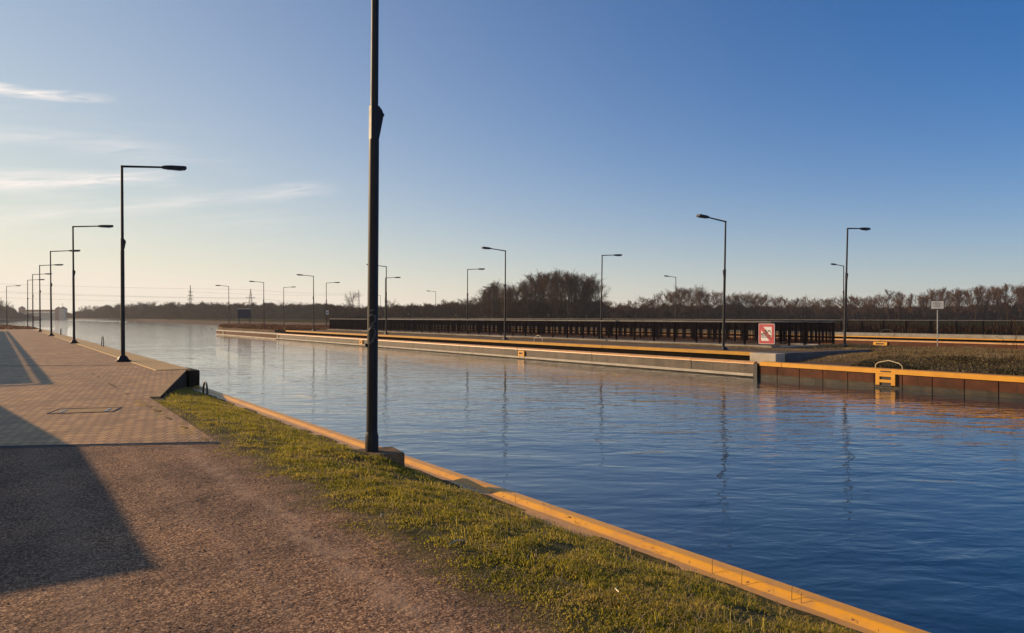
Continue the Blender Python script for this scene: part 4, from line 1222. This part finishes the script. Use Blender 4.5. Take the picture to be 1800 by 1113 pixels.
for k, (ua, va, ub, vb, sag, lb) in enumerate((
        (-60, 509, 432, 524, 1.5, 'upper power line from the left edge to the wide armed pylon'),
        (-60, 512, 449, 524.5, 1.5, 'power line just under the upper one, meeting the wide armed pylon'),
        (-60, 521, 430, 533, 1.0, 'lowest power line crossing above the far flood gate'),
        (-60, 497, 440, 509, 1.0, 'thin earth wire above the other power lines'),
        (448, 524, 640, 534, 2.5, 'power line descending right from the wide armed pylon'),
        (440, 509, 627, 516, 2.0, 'thin wire from the wide armed pylon to the small distant pylon'),
        (338, 513, 640, 518, 2.0, 'faint wire from the slender pylon to the right'))):
    cable(pd(ua, va, 700 if ua < 0 else 760), pd(ub, vb, 760 if ub < 500 else 1000), sag, 0.085, lb)

# ------------------------------------------------------------------ trees
def tree_segments(seed, H, spread, upright, n1=16, n2=7, n3=6, n4=0, base=0.22, rt=0.2):
    r = random.Random(seed)
    T = []; C = []
    def grow(p, d, ln, r0, lvl, out, nseg, curve):
        pts = [p]
        q = p.copy(); dd = d.normalized()
        for i in range(nseg):
            dd = (dd + Vector((r.gauss(0, curve), r.gauss(0, curve), r.gauss(0.06, curve * 0.7)))).normalized()
            nq = q + dd * (ln / nseg)
            ra = r0 * (1 - 0.75 * i / nseg); rb = r0 * (1 - 0.75 * (i + 1) / nseg)
            out.append((q.copy(), nq.copy(), ra, rb)); q = nq; pts.append(q.copy())
        return pts
    def at(pts, t):
        k = min(int(t * (len(pts) - 1)), len(pts) - 2); f = t * (len(pts) - 1) - k
        return pts[k].lerp(pts[k + 1], f), (pts[k + 1] - pts[k]).normalized()
    trunk = grow(Vector((0, 0, -0.3)), Vector((0, 0, 1)), H * 0.92, rt, 0, T, 7, 0.07)
    for i in range(n1):
        t = base + (1 - base) * (i + r.random()) / n1
        p, d = at(trunk, min(t, 0.99))
        a = r.uniform(0, 6.283)
        out_ = Vector((math.cos(a), math.sin(a), 0))
        f = (t - base) / (1 - base)
        ln = H * spread * (0.55 + 0.75 * math.sin(math.pi * min(1, 0.18 + 0.80 * f)) ) * r.uniform(0.7, 1.1)
        dirv = out_ * (1 - upright) + Vector((0, 0, 1)) * (upright + 0.35 * f)
        b = grow(p, dirv, ln, rt * 0.38 * (1 - 0.5 * f), 1, T, 5, 0.08)
        for j in range(n2):
            t2 = 0.2 + 0.8 * (j + r.random()) / n2
            p2, d2 = at(b, min(t2, 0.99))
            v = (d2 * 0.75 + Vector((r.gauss(0, .6), r.gauss(0, .6), r.gauss(.35, .4)))).normalized()
            c = grow(p2, v, ln * r.uniform(0.3, 0.5), 0.045, 2, C, 3, 0.12)
            for k in range(n3):
                p3, d3 = at(c, min(0.15 + 0.85 * (k + r.random()) / n3, 0.99))
                v = (d3 * 0.7 + Vector((r.gauss(0, .7), r.gauss(0, .7), r.gauss(.35, .5)))).normalized()
                e = grow(p3, v, ln * r.uniform(0.13, 0.25), 0.024, 3, C, 2, 0.15)
                for m_ in range(n4):
                    p4, d4 = at(e, r.uniform(0.2, 0.99))
                    v = (d4 * 0.6 + Vector((r.gauss(0, .7), r.gauss(0, .7), r.gauss(.3, .5)))).normalized()
                    grow(p4, v, ln * r.uniform(0.07, 0.15), 0.018, 4, C, 1, 0.2)
    return T, C

def seg_mesh(name, segs, mat, parent, n=3, rmin=0.0):
    A = np.array([s[0][:] for s in segs]); B = np.array([s[1][:] for s in segs])
    ra = np.maximum(np.array([s[2] for s in segs]), rmin); rb = np.maximum(np.array([s[3] for s in segs]), rmin * 0.6)
    t = B - A; t /= np.linalg.norm(t, axis=1, keepdims=True) + 1e-9
    ref = np.where(np.abs(t[:, 2:3]) > 0.9, np.array([[1.0, 0, 0]]), np.array([[0, 0, 1.0]]))
    s = np.cross(t, ref); s /= np.linalg.norm(s, axis=1, keepdims=True); u = np.cross(t, s)
    V = []
    for (P, R) in ((A, ra), (B, rb)):
        for k in range(n):
            a = 2 * np.pi * k / n
            V.append(P + (s * np.cos(a) + u * np.sin(a)) * R[:, None])
    V = np.stack(V, 1).reshape(-1, 3)
    loc = []
    for k in range(n): loc += [k, (k + 1) % n, n + (k + 1) % n, n + k]
    idx = ((np.arange(len(segs)) * 2 * n)[:, None] + np.array(loc)[None, :]).ravel()
    return np_mesh(name, V, idx, np.full(len(segs) * n, 4), mat, parent)

def tree_proto(seed, H, spread, upright, mat, **kw):
    root = empty('bare_tree')
    T, C = tree_segments(seed, H, spread, upright, **kw)
    seg_mesh('trunk', T, MT['bark'], root, 5, 0.03)
    seg_mesh('crown', C, mat, root, 3, 0.016)
    top = sorted(s_[1].z for s_ in C)[int(len(C) * 0.995)]      # real height of the crown
    return [root, top, False]
ROUND = [tree_proto(s, 14, 0.36, 0.62, MT['twig'], n1=19, n2=9, n3=7, n4=2, base=0.16) for s in (1, 2, 3)]
AIRY = [tree_proto(s, 14, 0.42, 0.42, MT['twig'], n1=14, n2=8, n3=6, n4=1, base=0.2) for s in (91, 92)]
WOOD = [tree_proto(10 + s, 12, 0.34, 0.35, MT['twigred'], n1=16, n2=8, n3=6, n4=1) for s in (1, 2, 3, 4)]
TALL = [tree_proto(30 + s, 13, 0.26, 0.62, MT['twigred'], n1=20, n2=8, n3=6, n4=1, base=0.18) for s in (1, 2, 3)]
FAR = [tree_proto(50 + s, 11, 0.36, 0.3, MT['twig'], n1=16, n2=8, n3=6, base=0.12) for s in (1, 2, 3)]
def plant(proto_list, u, vtop, d, label, group, rnd, zb=-0.06, sxy=1.0):
    pr = rnd.choice(proto_list)
    # first use moves the prototype itself
    if not pr[2]: o = pr[0]; pr[2] = True
    else: o = copy_tree(pr[0])
    x, y, z = pd(u, vtop, d)
    s = (z - zb) / pr[1]
    o.location = (x, y, zb)
    o.rotation_euler = (0, 0, rnd.uniform(0, 6.28))
    o.scale = (s * sxy, s * sxy, s)
    tag(o, label, 'tree', group)
    return o
rt_ = random.Random(5)
ip = lambda u, us, vs: float(np.interp(u, us, vs))
# the tall clump
CU = [838, 850, 866, 880, 895, 915, 940, 965, 990, 1015, 1035, 1050, 1058]
CV = [520, 506, 499, 503, 505, 494, 487, 482, 481, 483, 489, 500, 520]
for i in range(24):
    u = 846 + (i + rt_.random() * 0.9) / 24 * 206
    plant(ROUND, u, ip(u, CU, CV) - 6 + rt_.uniform(-1, 9), rt_.uniform(240, 275), 'bare rounded tree in the tall dense clump behind the island railing', 'trees of the tall clump', rt_, sxy=1.3)
# right-hand wood
RU = [1060, 1090, 1120, 1145, 1165, 1190, 1215, 1235, 1270, 1320, 1380, 1420, 1460, 1500, 1545, 1570, 1600, 1640, 1680, 1720, 1760, 1800, 1860]
RV = [534, 532, 530, 527, 513, 507, 503, 513, 516, 519, 524, 528, 527, 522, 519, 515, 524, 513, 511, 508, 507, 503, 502]
for i in range(105):
    u = 1058 + (i + rt_.random()) / 105 * 810
    tall = u > 1560 and rt_.random() < 0.7
    plant(TALL if tall else WOOD, u, ip(u, RU, RV) - 6 + rt_.uniform(-2, 9), rt_.uniform(280, 345), 'bare reddish brown tree in the long wood on the right', 'trees of the right wood', rt_, sxy=1.2)
# middle hedge trees
MU = [575, 600, 650, 690, 730, 770, 800, 845]
MV = [538, 536, 540, 533, 537, 535, 528, 522]
for i in range(34):
    u = 575 + (i + rt_.random()) / 34 * 275
    plant(WOOD, u, ip(u, MU, MV) - 4 + rt_.uniform(-1, 7), rt_.uniform(280, 330), 'low bare tree in the scrub between foreground lamp and tall clump', 'scrub trees in the middle', rt_, sxy=1.4)
plant(AIRY[:1], 622, 511, 290, 'lone bare tree with airy rounded crown left of the foreground lamp', None, rt_, sxy=1.0)
plant(AIRY[1:], 690, 525, 280, 'small bare tree with fanned crown right of the foreground lamp', None, rt_, sxy=1.2)
# left wood
LU = [125, 150, 175, 200, 240, 290, 340, 400, 450, 500, 560, 600]
LV = [544, 542, 538, 537, 533, 532, 533, 533, 535, 533, 534, 538]
for i in range(95):
    u = 128 + (i + rt_.random()) / 95 * 470
    d = ip(u, [128, 250, 600], [760, 560, 430])
    plant(FAR, u, ip(u, LU, LV) - 2 + rt_.uniform(-1, 5), d + rt_.uniform(-30, 60), 'bare hazy tree in the dark wood along the far left shore', 'trees of the left wood', rt_, sxy=1.4)
for u, v in ((140, 540), (147, 537), (156, 536), (164, 537), (171, 538)):
    plant(FAR, u, v, 690, 'airy tree at the left end of the wood beside the flood gate', 'trees beside the flood gate', rt_)
for u, v in ((-30, 520), (-16, 519), (-4, 523), (6, 527), (14, 535), (22, 542), (30, 545), (44, 547), (52, 548)):
    plant(FAR, u, v, 560 if u < 35 else 640, 'hazy tree on the headland at the far left', 'trees on the headland', rt_, -0.2, 1.3)

# thickets: one dense mass of twigs under each wood
def thicket(name, label, n, us, vs, dfun, ddepth, wid, mat, zb=-0.1, lng=(0.10, 0.3)):
    u = us[0] + (us[-1] - us[0]) * RNG.random(n)
    top = np.interp(u, us, vs) + 6 * (vnoise(u * 0.09, u * 0) - 0.5) + 3 * (vnoise(u * 0.31, u * 0 + 3) - 0.5)
    d = np.interp(u, us, dfun) + ddepth * RNG.random(n)
    H = (556.5 - top) / F * d + HC - zb
    z = zb + H * RNG.random(n) ** 0.9
    lat = (u - 900) / F * d
    P = np.stack([d * SN + lat * CS, d * CS - lat * SN, z], -1)
    ln = H * (lng[0] + (lng[1] - lng[0]) * RNG.random(n))
    v = RNG.normal(0, 0.45, (n, 3)); v[:, 2] = np.abs(v[:, 2]) + 0.8
    v /= np.linalg.norm(v, axis=1, keepdims=True)
    a = RNG.random(n) * 6.283
    s = np.stack([np.cos(a), np.sin(a), np.zeros(n)], -1) * wid
    V = np.stack([P - s, P + s, P + v * ln[:, None]], 1).reshape(-1, 3)
    return tag(np_mesh(name, V, np.arange(3 * n), np.full(n, 3), mat), label, 'thicket', kind='stuff')
thicket('wood_undergrowth', 'dense dark undergrowth under the right wood and the tall clump', 150000, [570, 700, 840, 860, 1050, 1080, 1300, 1560, 1880], [543, 541, 536, 531, 531, 541, 540, 541, 538],
        [300, 290, 270, 255, 255, 300, 310, 310, 300], 40, 0.10, MT['thicket'])
thicket('far_undergrowth', 'dense hazy undergrowth of the wood along the far left shore', 90000, [116, 150, 200, 300, 450, 600], [551, 548, 541, 538, 539, 541],
        [820, 720, 600, 520, 460, 420], 60, 0.20, MT['thicket'])
thicket('headland_scrub', 'hazy brown scrub on the headland at the far left', 24000, [-60, 10, 40, 69], [538, 543, 552, 560], [540, 550, 600, 660], 40, 0.2, MT['thicket'], -0.2)
# small bushes on the far shore
for i, (u, v, d, lb) in enumerate(((298, 553.5, 400, 'pale round bush on the far shore, rightmost of three'), (197, 553, 560, 'pale bush on the far shore below the left wood, middle of three'), (176, 555, 600, 'small pale bush on the far shore, leftmost of three'))):
    plant(FAR, u, v, d, lb, 'bushes on the far shore', rt_, -0.6, 1.6)['category'] = 'bush'
# bare shrub near the right edge of the bank
sh = empty('bare_shrub', (33.6, on_x(1775, 33.6), -0.55), 0, 'thin bare shrub on the dry bank at the right edge', 'shrub')
T, C = tree_segments(77, 2.2, 0.4, 0.55, n1=7, n2=3, n3=2, rt=0.02)
seg_mesh('stem', [(a, b, min(c, .018), min(d, .014)) for a, b, c, d in T], MT['bark'], sh, 4)
seg_mesh('crown', [(a, b, .006, .004) for a, b, c, d in C], MT['twig'], sh, 3)

# ------------------------------------------------------------------ haze
def haze(density):
    m = bpy.data.materials.new('haze_air'); m.use_nodes = True
    nn = m.node_tree.nodes; nn.clear()
    o = nn.new('ShaderNodeOutputMaterial'); p = nn.new('ShaderNodeVolumePrincipled')
    p.inputs['Color'].default_value = (0.80, 0.82, 0.88, 1)
    p.inputs['Density'].default_value = density
    p.inputs['Anisotropy'].default_value = 0.3
    m.node_tree.links.new(p.outputs[0], o.inputs['Volume'])
    b = MB().box(-960, 1460, -320, 1460, -5.5, 45).build('haze', m)
    tag(b, kind='stuff')
HAZE = 0.0002
if HAZE: haze(HAZE)
